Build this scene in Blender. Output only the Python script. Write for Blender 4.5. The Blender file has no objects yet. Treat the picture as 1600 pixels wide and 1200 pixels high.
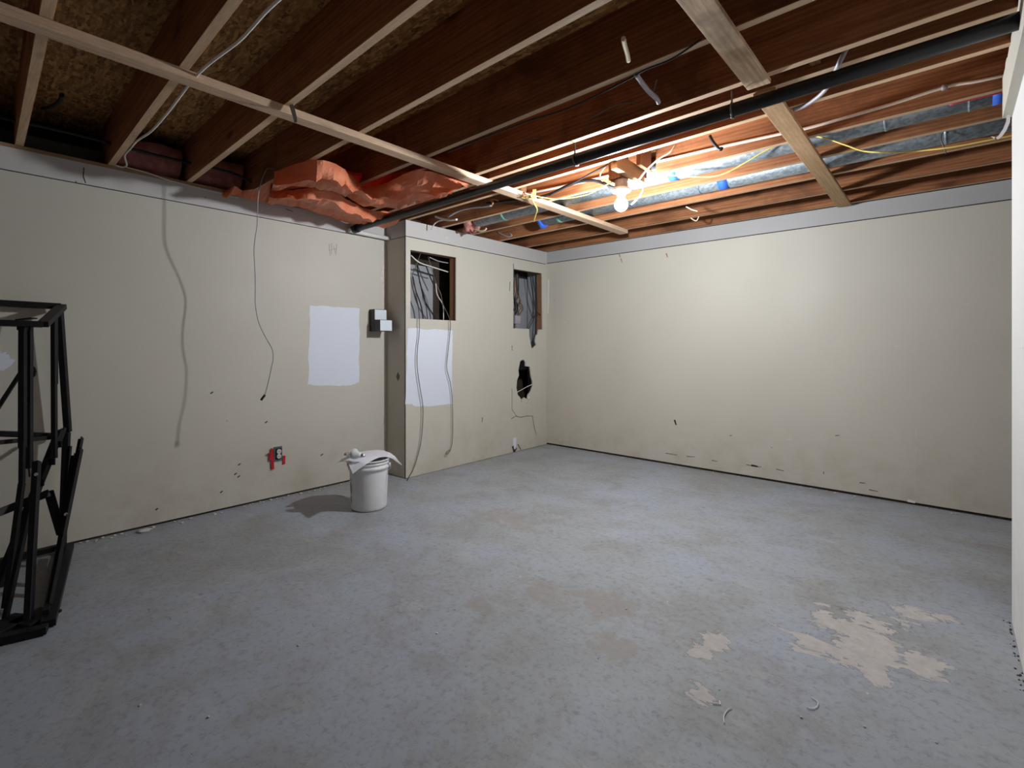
import bpy, bmesh, math, random
from mathutils import Vector, Matrix, noise

random.seed(7)
SC = bpy.context.scene
COL = SC.collection

# ------------------------------------------------------------------ camera, world, exposure
FPX = 774.6                      # focal length in pixels of the 1600 px wide frame
YAW = math.radians(41.49)
EYE = Vector((0, 0, 1.2))
cam_d = bpy.data.cameras.new('camera')
cam = bpy.data.objects.new('camera', cam_d)
COL.objects.link(cam)
cam_d.sensor_width = 36.0
cam_d.lens = 36.0 * FPX / 1600.0
cam_d.shift_y = -60.0 / 1600.0
cam_d.clip_start = 0.05
cam.location = EYE
cam.rotation_euler = (math.radians(90), 0, YAW)
SC.camera = cam

world = bpy.data.worlds.new('world')
SC.world = world
world.use_nodes = True
world.node_tree.nodes['Background'].inputs[0].default_value = (0.9, 0.85, 0.8, 1)
world.node_tree.nodes['Background'].inputs[1].default_value = 0.0

SC.view_settings.view_transform = 'Standard'
SC.view_settings.look = 'None'
SC.view_settings.gamma = 1.0
SC.view_settings.use_curve_mapping = False
SC.view_settings.exposure = 1.16
BULB = 780.0                      # radiance of the bare bulb's glass

# ------------------------------------------------------------------ rays through photo points onto real planes
SN, CS = math.sin(YAW), math.cos(YAW)

def ray(px, py):
    r = (px - 800) / FPX
    u = (540 - py) / FPX
    return Vector((-SN + r * CS, CS + r * SN, u))

def at_d(px, py, d):
    return EYE + ray(px, py) * d

def on_z(px, py, z):
    v = ray(px, py)
    return EYE + v * ((z - EYE.z) / v.z)

def on_x(px, py, x):
    v = ray(px, py)
    return EYE + v * (x / v.x)

def on_y(px, py, y):
    v = ray(px, py)
    return EYE + v * (y / v.y)

# ------------------------------------------------------------------ materials
def new_mat(name):
    m = bpy.data.materials.new(name)
    m.use_nodes = True
    nt = m.node_tree
    nt.nodes.clear()
    out = nt.nodes.new('ShaderNodeOutputMaterial')
    b = nt.nodes.new('ShaderNodeBsdfPrincipled')
    nt.links.new(b.outputs[0], out.inputs[0])
    return m, nt, b

class NT:
    def __init__(s, nt):
        s.nt = nt
        s.tc = nt.nodes.new('ShaderNodeTexCoord').outputs['Object']
    def link(s, a, b):
        s.nt.links.new(a, b)
    def map(s, scale=(1, 1, 1), loc=(0, 0, 0), rot=(0, 0, 0), src=None):
        n = s.nt.nodes.new('ShaderNodeMapping')
        n.inputs['Scale'].default_value = scale
        n.inputs['Location'].default_value = loc
        n.inputs['Rotation'].default_value = rot
        s.link(src or s.tc, n.inputs[0])
        return n.outputs[0]
    def noise(s, vec, scale, detail=4, rough=0.55, dist=0.0):
        n = s.nt.nodes.new('ShaderNodeTexNoise')
        n.inputs['Scale'].default_value = scale
        n.inputs['Detail'].default_value = detail
        n.inputs['Roughness'].default_value = rough
        n.inputs['Distortion'].default_value = dist
        s.link(vec, n.inputs['Vector'])
        return n.outputs[0]
    def voro(s, vec, scale, out='Color', feature='F1'):
        n = s.nt.nodes.new('ShaderNodeTexVoronoi')
        n.feature = feature
        n.inputs['Scale'].default_value = scale
        s.link(vec, n.inputs['Vector'])
        return n.outputs[out]
    def ramp(s, fac, stops):
        n = s.nt.nodes.new('ShaderNodeValToRGB')
        e = n.color_ramp.elements
        while len(e) < len(stops):
            e.new(0.5)
        for i, (p, c) in enumerate(stops):
            e[i].position = p
            e[i].color = (*c, 1) if len(c) == 3 else c
        s.link(fac, n.inputs[0])
        return n.outputs[0]
    def mask(s, fac, a, b):
        return s.ramp(fac, [(a, (0, 0, 0)), (b, (1, 1, 1))])
    def mix(s, fac, a, b, mode='MIX'):
        n = s.nt.nodes.new('ShaderNodeMix')
        n.data_type = 'RGBA'
        n.blend_type = mode
        for v, k in ((fac, 0), (a, 6), (b, 7)):
            if hasattr(v, 'links'):
                s.link(v, n.inputs[k])
            elif k == 0:
                n.inputs[k].default_value = v
            else:
                n.inputs[k].default_value = (*v, 1)
        return n.outputs[2]
    def math(s, op, a, b=None, clamp=False):
        n = s.nt.nodes.new('ShaderNodeMath')
        n.operation = op
        n.use_clamp = clamp
        for v, k in ((a, 0), (b, 1)):
            if v is None:
                continue
            if hasattr(v, 'links'):
                s.link(v, n.inputs[k])
            else:
                n.inputs[k].default_value = v
        return n.outputs[0]
    def dist(s, p, scale=(1, 1, 1), src=None):
        """distance from p with per axis scale"""
        a = s.nt.nodes.new('ShaderNodeVectorMath')
        a.operation = 'SUBTRACT'
        s.link(src or s.tc, a.inputs[0])
        a.inputs[1].default_value = p
        m = s.nt.nodes.new('ShaderNodeVectorMath')
        m.operation = 'MULTIPLY'
        s.link(a.outputs[0], m.inputs[0])
        m.inputs[1].default_value = scale
        l = s.nt.nodes.new('ShaderNodeVectorMath')
        l.operation = 'LENGTH'
        s.link(m.outputs[0], l.inputs[0])
        return l.outputs['Value']
    def bump(s, b, h, strength, dist=0.01):
        n = s.nt.nodes.new('ShaderNodeBump')
        n.inputs['Strength'].default_value = strength
        n.inputs['Distance'].default_value = dist
        s.link(h, n.inputs['Height'])
        s.link(n.outputs[0], b.inputs['Normal'])
    def rnd(s):
        return s.nt.nodes.new('ShaderNodeObjectInfo').outputs['Random']

def plain(name, col, rough=0.6, metal=0.0, vary=0.12, nscale=14.0, bump=0.0):
    m, nt, b = new_mat(name)
    n = NT(nt)
    f = n.noise(n.tc, nscale, 5)
    lo = tuple(c * (1 - vary) for c in col)
    hi = tuple(min(1, c * (1 + vary)) for c in col)
    c = n.ramp(f, [(0.3, lo), (0.7, hi)])
    n.link(c, b.inputs['Base Color'])
    b.inputs['Roughness'].default_value = rough
    b.inputs['Metallic'].default_value = metal
    if bump:
        n.bump(b, n.noise(n.tc, nscale * 6, 4), bump, 0.004)
    return m

def wood(name, dark, light, axis='X', knots=0.5, rough=0.75, stain=None):
    m, nt, b = new_mat(name)
    n = NT(nt)
    st = {'X': (0.55, 9, 9), 'Y': (9, 0.55, 9), 'Z': (9, 9, 0.55)}[axis]
    r = n.rnd()
    comb = nt.nodes.new('ShaderNodeCombineXYZ')
    off = n.math('MULTIPLY', r, 37.0)
    for k in range(3):
        n.link(off, comb.inputs[k])
    add = nt.nodes.new('ShaderNodeVectorMath')
    add.operation = 'ADD'
    n.link(n.tc, add.inputs[0])
    n.link(comb.outputs[0], add.inputs[1])
    base = add.outputs[0]
    v = n.map(st, src=base)
    g1 = n.noise(v, 2.2, 6, 0.6, 1.2)
    w = nt.nodes.new('ShaderNodeTexWave')
    w.wave_type = 'BANDS'
    w.bands_direction = {'X': 'Z', 'Y': 'X', 'Z': 'X'}[axis]
    w.inputs['Scale'].default_value = 1.6
    w.inputs['Distortion'].default_value = 7.0
    w.inputs['Detail'].default_value = 3.0
    w.inputs['Detail Scale'].default_value = 0.8
    n.link(v, w.inputs['Vector'])
    g = n.mix(0.14, g1, w.outputs[0])
    c = n.ramp(g, [(0.25, dark), (0.75, light)])
    fine = n.noise(n.map(tuple(q * 6 for q in st), src=base), 5, 3, 0.7)
    c = n.mix(0.5, c, n.mix(1.0, c, n.ramp(fine, [(0.3, (0.55, 0.5, 0.45)), (0.65, (1, 1, 1))]), 'MULTIPLY'))
    ks = {'X': (1, 2.6, 2.6), 'Y': (2.6, 1, 2.6), 'Z': (2.6, 2.6, 1)}[axis]
    kd = n.voro(n.map(ks, src=base), 1.7, 'Distance')
    km = n.ramp(kd, [(0.05, (1, 1, 1)), (0.13, (0, 0, 0))])
    c = n.mix(n.math('MULTIPLY', km, knots), c, tuple(q * 0.35 for q in dark))
    if stain:
        sm = n.mask(n.noise(n.map(src=base), 1.9, 5, 0.6, 0.6), 0.52, 0.66)
        c = n.mix(n.math('MULTIPLY', sm, stain[1]), c, stain[0])
    hv = nt.nodes.new('ShaderNodeHueSaturation')
    n.link(c, hv.inputs['Color'])
    n.link(n.math('ADD', n.math('MULTIPLY', r, 0.3), 0.85), hv.inputs['Value'])
    n.link(hv.outputs[0], b.inputs['Base Color'])
    b.inputs['Roughness'].default_value = rough
    b.inputs['Specular IOR Level'].default_value = 0.3
    n.bump(b, fine, 0.25, 0.003)
    return m

M = {}
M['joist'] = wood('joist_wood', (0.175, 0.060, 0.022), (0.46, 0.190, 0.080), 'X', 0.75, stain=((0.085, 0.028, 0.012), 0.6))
M['joist_under'] = wood('lightened_joist_underside', (0.54, 0.355, 0.215), (0.74, 0.54, 0.365), 'X', 0.75)  # joist wood lightened, light on the bottom faces put into the colour
M['strap'] = wood('strapping_wood', (0.54, 0.345, 0.22), (0.78, 0.565, 0.40), 'Y', 0.7)
M['board'] = wood('aged_board_wood', (0.36, 0.21, 0.10), (0.55, 0.36, 0.20), 'Y', 0.85)
M['board_stained'] = wood('stained_board_wood', (0.42, 0.27, 0.15), (0.68, 0.50, 0.33), 'Y', 0.9, stain=((0.07, 0.045, 0.03), 0.85))
M['stud'] = wood('stud_wood', (0.24, 0.11, 0.05), (0.42, 0.22, 0.11), 'Z', 0.6)
M['plate'] = wood('plate_wood_y', (0.30, 0.18, 0.10), (0.48, 0.31, 0.18), 'Y', 0.4)
M['plate_dirty'] = wood('plate_wood_dirty', (0.03, 0.022, 0.015), (0.12, 0.08, 0.05), 'Y', 0.4)
M['block'] = wood('block_wood', (0.20, 0.085, 0.04), (0.40, 0.20, 0.10), 'Z', 0.3)

def make_osb():
    m, nt, b = new_mat('strand_board')
    n = NT(nt)
    cols = []
    for k, (rz, sc) in enumerate(((0.2, (16, 70, 9)), (0.9, (15, 66, 10)), (2.6, (14, 62, 8)))):
        warp = n.noise(n.tc, 7, 3)
        v = n.map(sc, loc=(k * 3.7, k * 1.9, 0), rot=(0, 0, rz))
        vv = nt.nodes.new('ShaderNodeVectorMath')
        vv.operation = 'ADD'
        n.link(v, vv.inputs[0])
        n.link(warp, vv.inputs[1])
        cols.append(n.voro(vv.outputs[0], 1.0, 'Color'))
    f = n.mix(n.mask(n.noise(n.tc, 16, 3), 0.42, 0.52), cols[0], cols[1])
    f = n.mix(n.mask(n.noise(n.map(loc=(5, 3, 1)), 18, 3), 0.5, 0.58), f, cols[2])
    sep = nt.nodes.new('ShaderNodeSeparateColor')
    n.link(f, sep.inputs[0])
    c = n.ramp(sep.outputs[0], [(0.0, (0.20, 0.088, 0.024)), (0.5, (0.46, 0.235, 0.075)), (1.0, (0.72, 0.42, 0.16))])
    c = n.mix(0.75, c, n.mix(1.0, c, n.ramp(n.noise(n.map((6, 40, 6), rot=(0, 0, .2)), 2.0, 5, .7), [(.3, (.4, .36, .33)), (.7, (1.15, 1.1, 1))]), 'MULTIPLY'))
    n.link(c, b.inputs['Base Color'])
    b.inputs['Roughness'].default_value = 0.8
    n.bump(b, sep.outputs[1], 0.35, 0.004)
    return m
M['osb'] = make_osb()

def make_wall(name, col, spots=True, grime=True):
    m, nt, b = new_mat(name)
    n = NT(nt)
    big = n.noise(n.tc, 0.9, 4, 0.55)
    c = n.ramp(big, [(0.3, tuple(q * 0.95 for q in col)), (0.7, tuple(min(1, q * 1.03) for q in col))])
    if grime:
        # hand and shoe grime, stronger low on the wall
        sep = nt.nodes.new('ShaderNodeSeparateXYZ')
        n.link(n.tc, sep.inputs[0])
        low = n.math('SUBTRACT', 1.0, n.math('MULTIPLY', sep.outputs['Z'], 1.6), True)
        gm = n.mask(n.noise(n.tc, 5.0, 6, 0.65), 0.45, 0.75)
        c = n.mix(n.math('MULTIPLY', n.math('MULTIPLY', low, gm), 0.45), c, (0.36, 0.27, 0.16))
    if spots:
        # dings, nail pops and dark scuffs
        d = n.voro(n.map((1, 1, 1)), 3.1, 'Distance')
        sm = n.ramp(d, [(0.012, (1, 1, 1)), (0.03, (0, 0, 0))])
        pick = n.mask(n.noise(n.tc, 2.3, 2), 0.45, 0.55)
        c = n.mix(n.math('MULTIPLY', n.math('MULTIPLY', sm, pick), 0.75), c, (0.12, 0.10, 0.08))
        d2 = n.voro(n.map((1, 1, 3.2), loc=(3, 5, 1), rot=(0.3, 0.2, 0)), 1.7, 'Distance')
        s2 = n.ramp(d2, [(0.02, (1, 1, 1)), (0.045, (0, 0, 0))])
        c = n.mix(n.math('MULTIPLY', s2, 0.45), c, (0.75, 0.73, 0.68))
    n.link(c, b.inputs['Base Color'])
    rr = n.ramp(n.noise(n.tc, 3.0, 4), [(0.3, (0.46,) * 3), (0.7, (0.60,) * 3)])
    n.link(rr, b.inputs['Roughness'])
    b.inputs['Specular IOR Level'].default_value = 0.4
    h = n.mix(0.4, n.noise(n.tc, 55, 4), n.noise(n.tc, 7, 3))
    n.bump(b, h, 0.12, 0.003)
    return m

M['wall'] = make_wall('cream_wall_paint', (0.585, 0.55, 0.477))
M['wall_up'] = make_wall('pale_upper_strip_paint', (0.56, 0.535, 0.52), spots=True, grime=False)
M['wall_up_back'] = make_wall('shaded_upper_strip_paint', (0.45, 0.435, 0.435), spots=True, grime=False)  # upper strip colour darkened for the back wall, shade put into the paint
M['wall_white'] = make_wall('white_wall_paint', (0.80, 0.79, 0.78), grime=True)
M['patch'] = make_wall('white_primer_patch', (0.74, 0.77, 0.86), spots=False, grime=False)
M['concrete'] = plain('raw_concrete', (0.30, 0.29, 0.28), 0.9, 0, 0.25, 9, 0.4)
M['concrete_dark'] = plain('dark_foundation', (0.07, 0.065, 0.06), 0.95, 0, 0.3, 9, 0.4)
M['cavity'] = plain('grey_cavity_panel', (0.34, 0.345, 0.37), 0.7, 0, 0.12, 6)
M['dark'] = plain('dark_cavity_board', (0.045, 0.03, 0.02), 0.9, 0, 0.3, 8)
M['drywall_edge'] = plain('gypsum_edge', (0.62, 0.58, 0.55), 0.95, 0, 0.15, 30, 0.4)

def make_floor():
    m, nt, b = new_mat('grey_painted_concrete')
    n = NT(nt)
    # paint: cool grey with bluer rolled areas and warmer worn areas
    big = n.noise(n.tc, 0.9, 6, 0.62, 0.6)
    mid = n.noise(n.map(rot=(0, 0, 0.6)), 3.2, 7, 0.68, 0.4)
    c = n.ramp(big, [(0.34, (0.315, 0.33, 0.345)), (0.48, (0.36, 0.382, 0.408)), (0.56, (0.36, 0.39, 0.45)), (0.68, (0.375, 0.405, 0.475))])
    # where the top coat is rubbed thin: warmer and darker, with a soft ragged outline
    c = n.mix(n.math('MULTIPLY', n.mask(mid, 0.47, 0.62), 0.60), c, (0.29, 0.29, 0.28))
    wear = n.mask(n.noise(n.map((1, 1.3, 1), loc=(4.2, 1.1, 0)), 1.5, 8, 0.72, 0.5), 0.53, 0.66)
    c = n.mix(n.math('MULTIPLY', wear, 0.55), c, (0.28, 0.262, 0.245))
    # lighter dried smears
    sm = n.mask(n.noise(n.map((1, 2.4, 1), loc=(1.7, 8, 0), rot=(0, 0, 0.7)), 2.6, 7, 0.7, 0.7), 0.56, 0.72)
    c = n.mix(n.math('MULTIPLY', sm, 0.35), c, (0.55, 0.55, 0.55))
    # cloudy fine speckle
    sp = n.noise(n.tc, 34, 7, 0.8)
    c = n.mix(0.9, c, n.mix(1.0, c, n.ramp(sp, [(0.34, (0.66, 0.65, 0.64)), (0.50, (1, 1, 1)), (0.62, (1.0, 1.0, 1.0)), (0.72, (1.18, 1.17, 1.15))]), 'MULTIPLY'))
    # dark scuffs drawn out across the room
    sc = n.noise(n.map((2.6, 13, 1), rot=(0, 0, -0.72)), 3.0, 7, 0.72, 0.8)
    c = n.mix(n.math('MULTIPLY', n.mask(sc, 0.62, 0.76), 0.5), c, (0.16, 0.155, 0.15))
    ch = n.noise(n.map((5, 17, 1), loc=(3, 3, 0), rot=(0, 0, -0.72)), 4.0, 5, 0.7, 1.0)
    c = n.mix(n.math('MULTIPLY', n.mask(ch, 0.672, 0.72), 0.7), c, (0.085, 0.08, 0.075))
    dd = n.voro(n.map((1, 1.5, 1)), 3.7, 'Distance')
    pk0 = n.mask(n.noise(n.tc, 1.9, 3), 0.48, 0.58)
    c = n.mix(n.math('MULTIPLY', n.math('MULTIPLY', n.ramp(dd, [(0.02, (1, 1, 1)), (0.07, (0, 0, 0))]), pk0), 0.7), c, (0.08, 0.075, 0.07))
    # crumbs of plaster
    cr = n.voro(n.map(loc=(2, 7, 0)), 6.0, 'Distance')
    c = n.mix(n.math('MULTIPLY', n.ramp(cr, [(0.016, (1, 1, 1)), (0.026, (0, 0, 0))]), 0.7), c, (0.75, 0.73, 0.70))
    # peeled paint showing bare cement
    bare = n.ramp(n.noise(n.tc, 22, 5, 0.7), [(0.3, (0.43, 0.405, 0.39)), (0.7, (0.56, 0.525, 0.51))])
    edge = n.mix(0.35, n.noise(n.map(rot=(0, 0, 0.9), scale=(1, 2.1, 1)), 4.2, 8, 0.62, 0.7), n.noise(n.map(rot=(0, 0, 0.9), scale=(1, 1.8, 1)), 13, 6, 0.6, 0.6))
    tot = None
    for (x, y, rx, ry, w) in ((-0.27, 2.47, 0.20, 0.30, 1.0), (-0.42, 2.29, 0.20, 0.12, 0.85), (-0.13, 2.78, 0.14, 0.20, 0.75), (-0.08, 2.43, 0.12, 0.19, 0.78),
                              (-0.17, 2.22, 0.16, 0.09, 0.66), (-0.43, 2.57, 0.09, 0.14, 0.68), (-0.72, 2.02, 0.10, 0.20, 0.78), (-0.64, 1.71, 0.085, 0.08, 0.82),
                              (-0.02, 2.92, 0.10, 0.08, 0.6), (-0.52, 1.95, 0.16, 0.10, 0.42)):
        d = n.dist((x, y, 0), (1 / rx, 1 / ry, 0))
        f = n.math('MULTIPLY', n.math('SUBTRACT', 1.15, d, True), w)
        tot = f if tot is None else n.math('MAXIMUM', tot, f)
    pk = n.math('ADD', n.math('MULTIPLY', tot, 0.82), n.math('MULTIPLY', n.math('SUBTRACT', edge, 0.5), 2.6))
    pm = n.mask(n.math('MULTIPLY', n.math('GREATER_THAN', tot, 0.01), pk), 0.40, 0.43)
    rim = n.math('MULTIPLY', n.mask(pk, 0.355, 0.40), n.math('GREATER_THAN', tot, 0.01))
    c = n.mix(n.math('MULTIPLY', rim, 0.5), c, (0.10, 0.10, 0.10))
    c = n.mix(pm, c, bare)
    # small worn brown patches in the middle of the floor
    tot2 = None
    for (x, y, rx, ry) in ((-1.48, 1.90, 0.28, 0.16), (-1.62, 1.62, 0.16, 0.10), (-1.2, 2.0, 0.25, 0.20), (-2.3, 2.55, 0.55, 0.25), (-1.0, 1.75, 0.22, 0.16)):
        f = n.math('SUBTRACT', 1.1, n.dist((x, y, 0), (1 / rx, 1 / ry, 0)), True)
        tot2 = f if tot2 is None else n.math('MAXIMUM', tot2, f)
    e2 = n.noise(n.tc, 13, 7, 0.7, 0.5)
    p2 = n.mask(n.math('ADD', tot2, n.math('MULTIPLY', n.math('SUBTRACT', e2, 0.5), 2.2)), 0.45, 0.75)
    c = n.mix(n.math('MULTIPLY', p2, 0.6), c, (0.30, 0.27, 0.245))
    n.link(c, b.inputs['Base Color'])
    rr = n.ramp(n.noise(n.tc, 2.4, 5, 0.7), [(0.3, (0.46,) * 3), (0.7, (0.68,) * 3)])
    rr = n.mix(pm, rr, (0.9, 0.9, 0.9))
    n.link(rr, b.inputs['Roughness'])
    b.inputs['Specular IOR Level'].default_value = 0.4
    h = n.math('ADD', n.math('MULTIPLY', sp, 0.5), n.math('MULTIPLY', mid, 0.6))
    h = n.math('SUBTRACT', h, n.math('MULTIPLY', pm, 0.35))
    n.bump(b, h, 0.22, 0.004)
    return m
M['floor'] = make_floor()

def make_galv():
    m, nt, b = new_mat('galvanized_steel')
    n = NT(nt)
    v = n.voro(n.map((1, 1.2, 1.2)), 60, 'Color')
    sep = nt.nodes.new('ShaderNodeSeparateColor')
    n.link(v, sep.inputs[0])
    c = n.ramp(sep.outputs[0], [(0, (0.22, 0.255, 0.28)), (1, (0.40, 0.45, 0.49))])
    c = n.mix(n.math('MULTIPLY', n.mask(n.noise(n.tc, 5, 5), 0.5, 0.75), 0.4), c, (0.28, 0.29, 0.30))
    n.link(c, b.inputs['Base Color'])
    b.inputs['Metallic'].default_value = 0.6
    rr = n.ramp(sep.outputs[1], [(0, (0.38,) * 3), (1, (0.58,) * 3)])
    n.link(rr, b.inputs['Roughness'])
    return m
M['galv'] = make_galv()

def make_poly():
    m, nt, b = new_mat('orange_plastic_sheet')
    n = NT(nt)
    f = n.noise(n.map((1, 1, 2)), 4, 5)
    c = n.ramp(f, [(0.3, (0.90, 0.23, 0.095)), (0.7, (0.98, 0.37, 0.20))])
    n.link(c, b.inputs['Base Color'])
    b.inputs['Roughness'].default_value = 0.38
    n.bump(b, n.noise(n.map((1, 3, 2)), 16, 5, 0.65, 1.5), 0.55, 0.02)
    tr = nt.nodes.new('ShaderNodeBsdfTranslucent')
    n.link(c, tr.inputs[0])
    mx = nt.nodes.new('ShaderNodeMixShader')
    mx.inputs[0].default_value = 0.3
    out = [q for q in nt.nodes if q.type == 'OUTPUT_MATERIAL'][0]
    n.link(b.outputs[0], mx.inputs[1])
    n.link(tr.outputs[0], mx.inputs[2])
    n.link(mx.outputs[0], out.inputs[0])
    return m
M['poly'] = make_poly()
M['poly_red'] = plain('red_side_of_plastic_sheet', (0.78, 0.045, 0.02), 0.4, 0, 0.2, 5, 0.2)

M['bulb'], nt_, b_ = new_mat('lit_bulb_glass')
b_.inputs['Base Color'].default_value = (1, 1, 1, 1)
b_.inputs['Emission Color'].default_value = (0.90, 0.955, 1.0, 1)
b_.inputs['Emission Strength'].default_value = BULB
M['porcelain'] = plain('white_porcelain', (0.80, 0.79, 0.77), 0.3, 0, 0.03)
M['rusty'] = plain('dull_box_metal', (0.30, 0.25, 0.25), 0.6, 0.4, 0.3, 30)
M['pipe'] = plain('black_drain_plastic', (0.018, 0.018, 0.02), 0.35, 0, 0.3, 8)
M['pvc'] = plain('white_pipe_plastic', (0.74, 0.73, 0.70), 0.4, 0, 0.05)
M['pex'] = plain('pale_water_tube', (0.74, 0.62, 0.54), 0.45, 0, 0.08)
M['white_cable'] = plain('white_cable_jacket', (0.70, 0.68, 0.64), 0.5, 0, 0.08)
M['black_cable'] = plain('black_cable_jacket', (0.02, 0.02, 0.022), 0.45, 0, 0.2)
M['grey_cable'] = plain('grey_cable_jacket', (0.36, 0.34, 0.37), 0.5, 0, 0.1)
M['dark_wire'] = plain('dark_bare_wire', (0.13, 0.11, 0.09), 0.5, 0.2, 0.2)
M['copper_wire'] = plain('copper_wire', (0.50, 0.24, 0.12), 0.4, 0.6, 0.2)
M['red_wire'] = plain('red_wire_jacket', (0.55, 0.03, 0.06), 0.5)
M['yellow'] = plain('yellow_cord', (0.78, 0.60, 0.15), 0.6, 0, 0.1)
M['cream_cord'] = plain('cream_cord', (0.78, 0.66, 0.46), 0.6, 0, 0.1)
M['blue_tape'] = plain('blue_tape', (0.035, 0.13, 0.62), 0.55, 0, 0.2, 40)
M['green_tape'] = plain('pale_green_mark', (0.22, 0.46, 0.36), 0.6, 0, 0.2, 40)
M['red_tape'] = plain('red_tape', (0.50, 0.008, 0.02), 0.45, 0, 0.25, 30)
M['grey_tape'] = plain('silver_tape', (0.34, 0.36, 0.39), 0.35, 0.3, 0.15, 40)
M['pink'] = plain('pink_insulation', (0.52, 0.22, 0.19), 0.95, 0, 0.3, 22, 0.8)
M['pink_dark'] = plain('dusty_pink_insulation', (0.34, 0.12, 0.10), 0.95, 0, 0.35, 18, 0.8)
M['black_metal'] = plain('black_coated_steel', (0.008, 0.008, 0.010), 0.5, 0, 0.3, 20)
for k_ in ('black_metal', 'black_cable', 'pipe'):
    [q for q in M[k_].node_tree.nodes if q.type == 'BSDF_PRINCIPLED'][0].inputs['Specular IOR Level'].default_value = 0.22
M['steel'] = plain('bright_zinc_screw', (0.65, 0.65, 0.66), 0.3, 0.9, 0.1)
M['black_plastic'] = plain('black_fixture_metal', (0.012, 0.013, 0.014), 0.4, 0, 0.2)
M['white_face'] = plain('frosted_white_lens', (0.72, 0.78, 0.84), 0.35, 0, 0.03)
M['box_metal'] = plain('grey_box_metal', (0.12, 0.15, 0.17), 0.5, 0.5, 0.3, 40)
M['receptacle'] = plain('ivory_receptacle', (0.66, 0.62, 0.60), 0.4, 0, 0.1, 30)
M['frost'] = plain('frosted_glass_bulb', (0.80, 0.82, 0.84), 0.25, 0, 0.03)
M['hole_plate'] = plain('dark_grey_plate', (0.10, 0.115, 0.10), 0.6, 0.1, 0.2)
M['torn'] = plain('torn_paper_tape', (0.80, 0.79, 0.80), 0.8, 0, 0.1)
M['debris'] = plain('plaster_crumb', (0.62, 0.60, 0.57), 0.9, 0, 0.15)
M['red_scrawl'] = plain('faded_red_crayon', (0.42, 0.27, 0.24), 0.7)
M['dirt'] = plain('dark_dirt_crumb', (0.06, 0.045, 0.03), 0.95, 0, 0.3)

def make_bucket():
    m, nt, b = new_mat('white_bucket_plastic')
    n = NT(nt)
    f = n.noise(n.tc, 3.5, 5, 0.6)
    c = n.ramp(f, [(0.3, (0.72, 0.70, 0.70)), (0.65, (0.82, 0.81, 0.82))])
    st = n.mask(n.noise(n.map((1, 1, 0.5), loc=(2, 1, 4)), 9, 6, 0.7), 0.6, 0.72)
    c = n.mix(n.math('MULTIPLY', st, 0.35), c, (0.50, 0.44, 0.40))
    n.link(c, b.inputs['Base Color'])
    b.inputs['Roughness'].default_value = 0.42
    n.bump(b, n.noise(n.tc, 40, 3), 0.08, 0.003)
    return m
M['bucket'] = make_bucket()
M['bucket_rim'] = plain('plaster_smeared_rim', (0.50, 0.49, 0.48), 0.8, 0, 0.4, 26, 0.5)
M['print'] = plain('faded_grey_print', (0.24, 0.25, 0.25), 0.7, 0, 0.2, 60)

def make_paper():
    m, nt, b = new_mat('printed_paper')
    n = NT(nt)
    uv = nt.nodes.new('ShaderNodeTexCoord').outputs['UV']
    w = nt.nodes.new('ShaderNodeTexWave')
    w.wave_type = 'BANDS'
    w.bands_direction = 'Y'
    w.inputs['Scale'].default_value = 9.0
    n.link(uv, w.inputs['Vector'])
    ink = n.noise(n.map((34, 9, 1), src=uv), 2.0, 2, 0.5)
    t = n.math('MULTIPLY', n.mask(w.outputs[1] if len(w.outputs) > 1 else w.outputs[0], 0.62, 0.8), n.mask(ink, 0.45, 0.55))
    c = n.mix(n.math('MULTIPLY', t, 0.22), (0.80, 0.80, 0.86), (0.25, 0.25, 0.30))
    n.link(c, b.inputs['Base Color'])
    b.inputs['Roughness'].default_value = 0.75
    return m
M['paper'] = make_paper()

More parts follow.
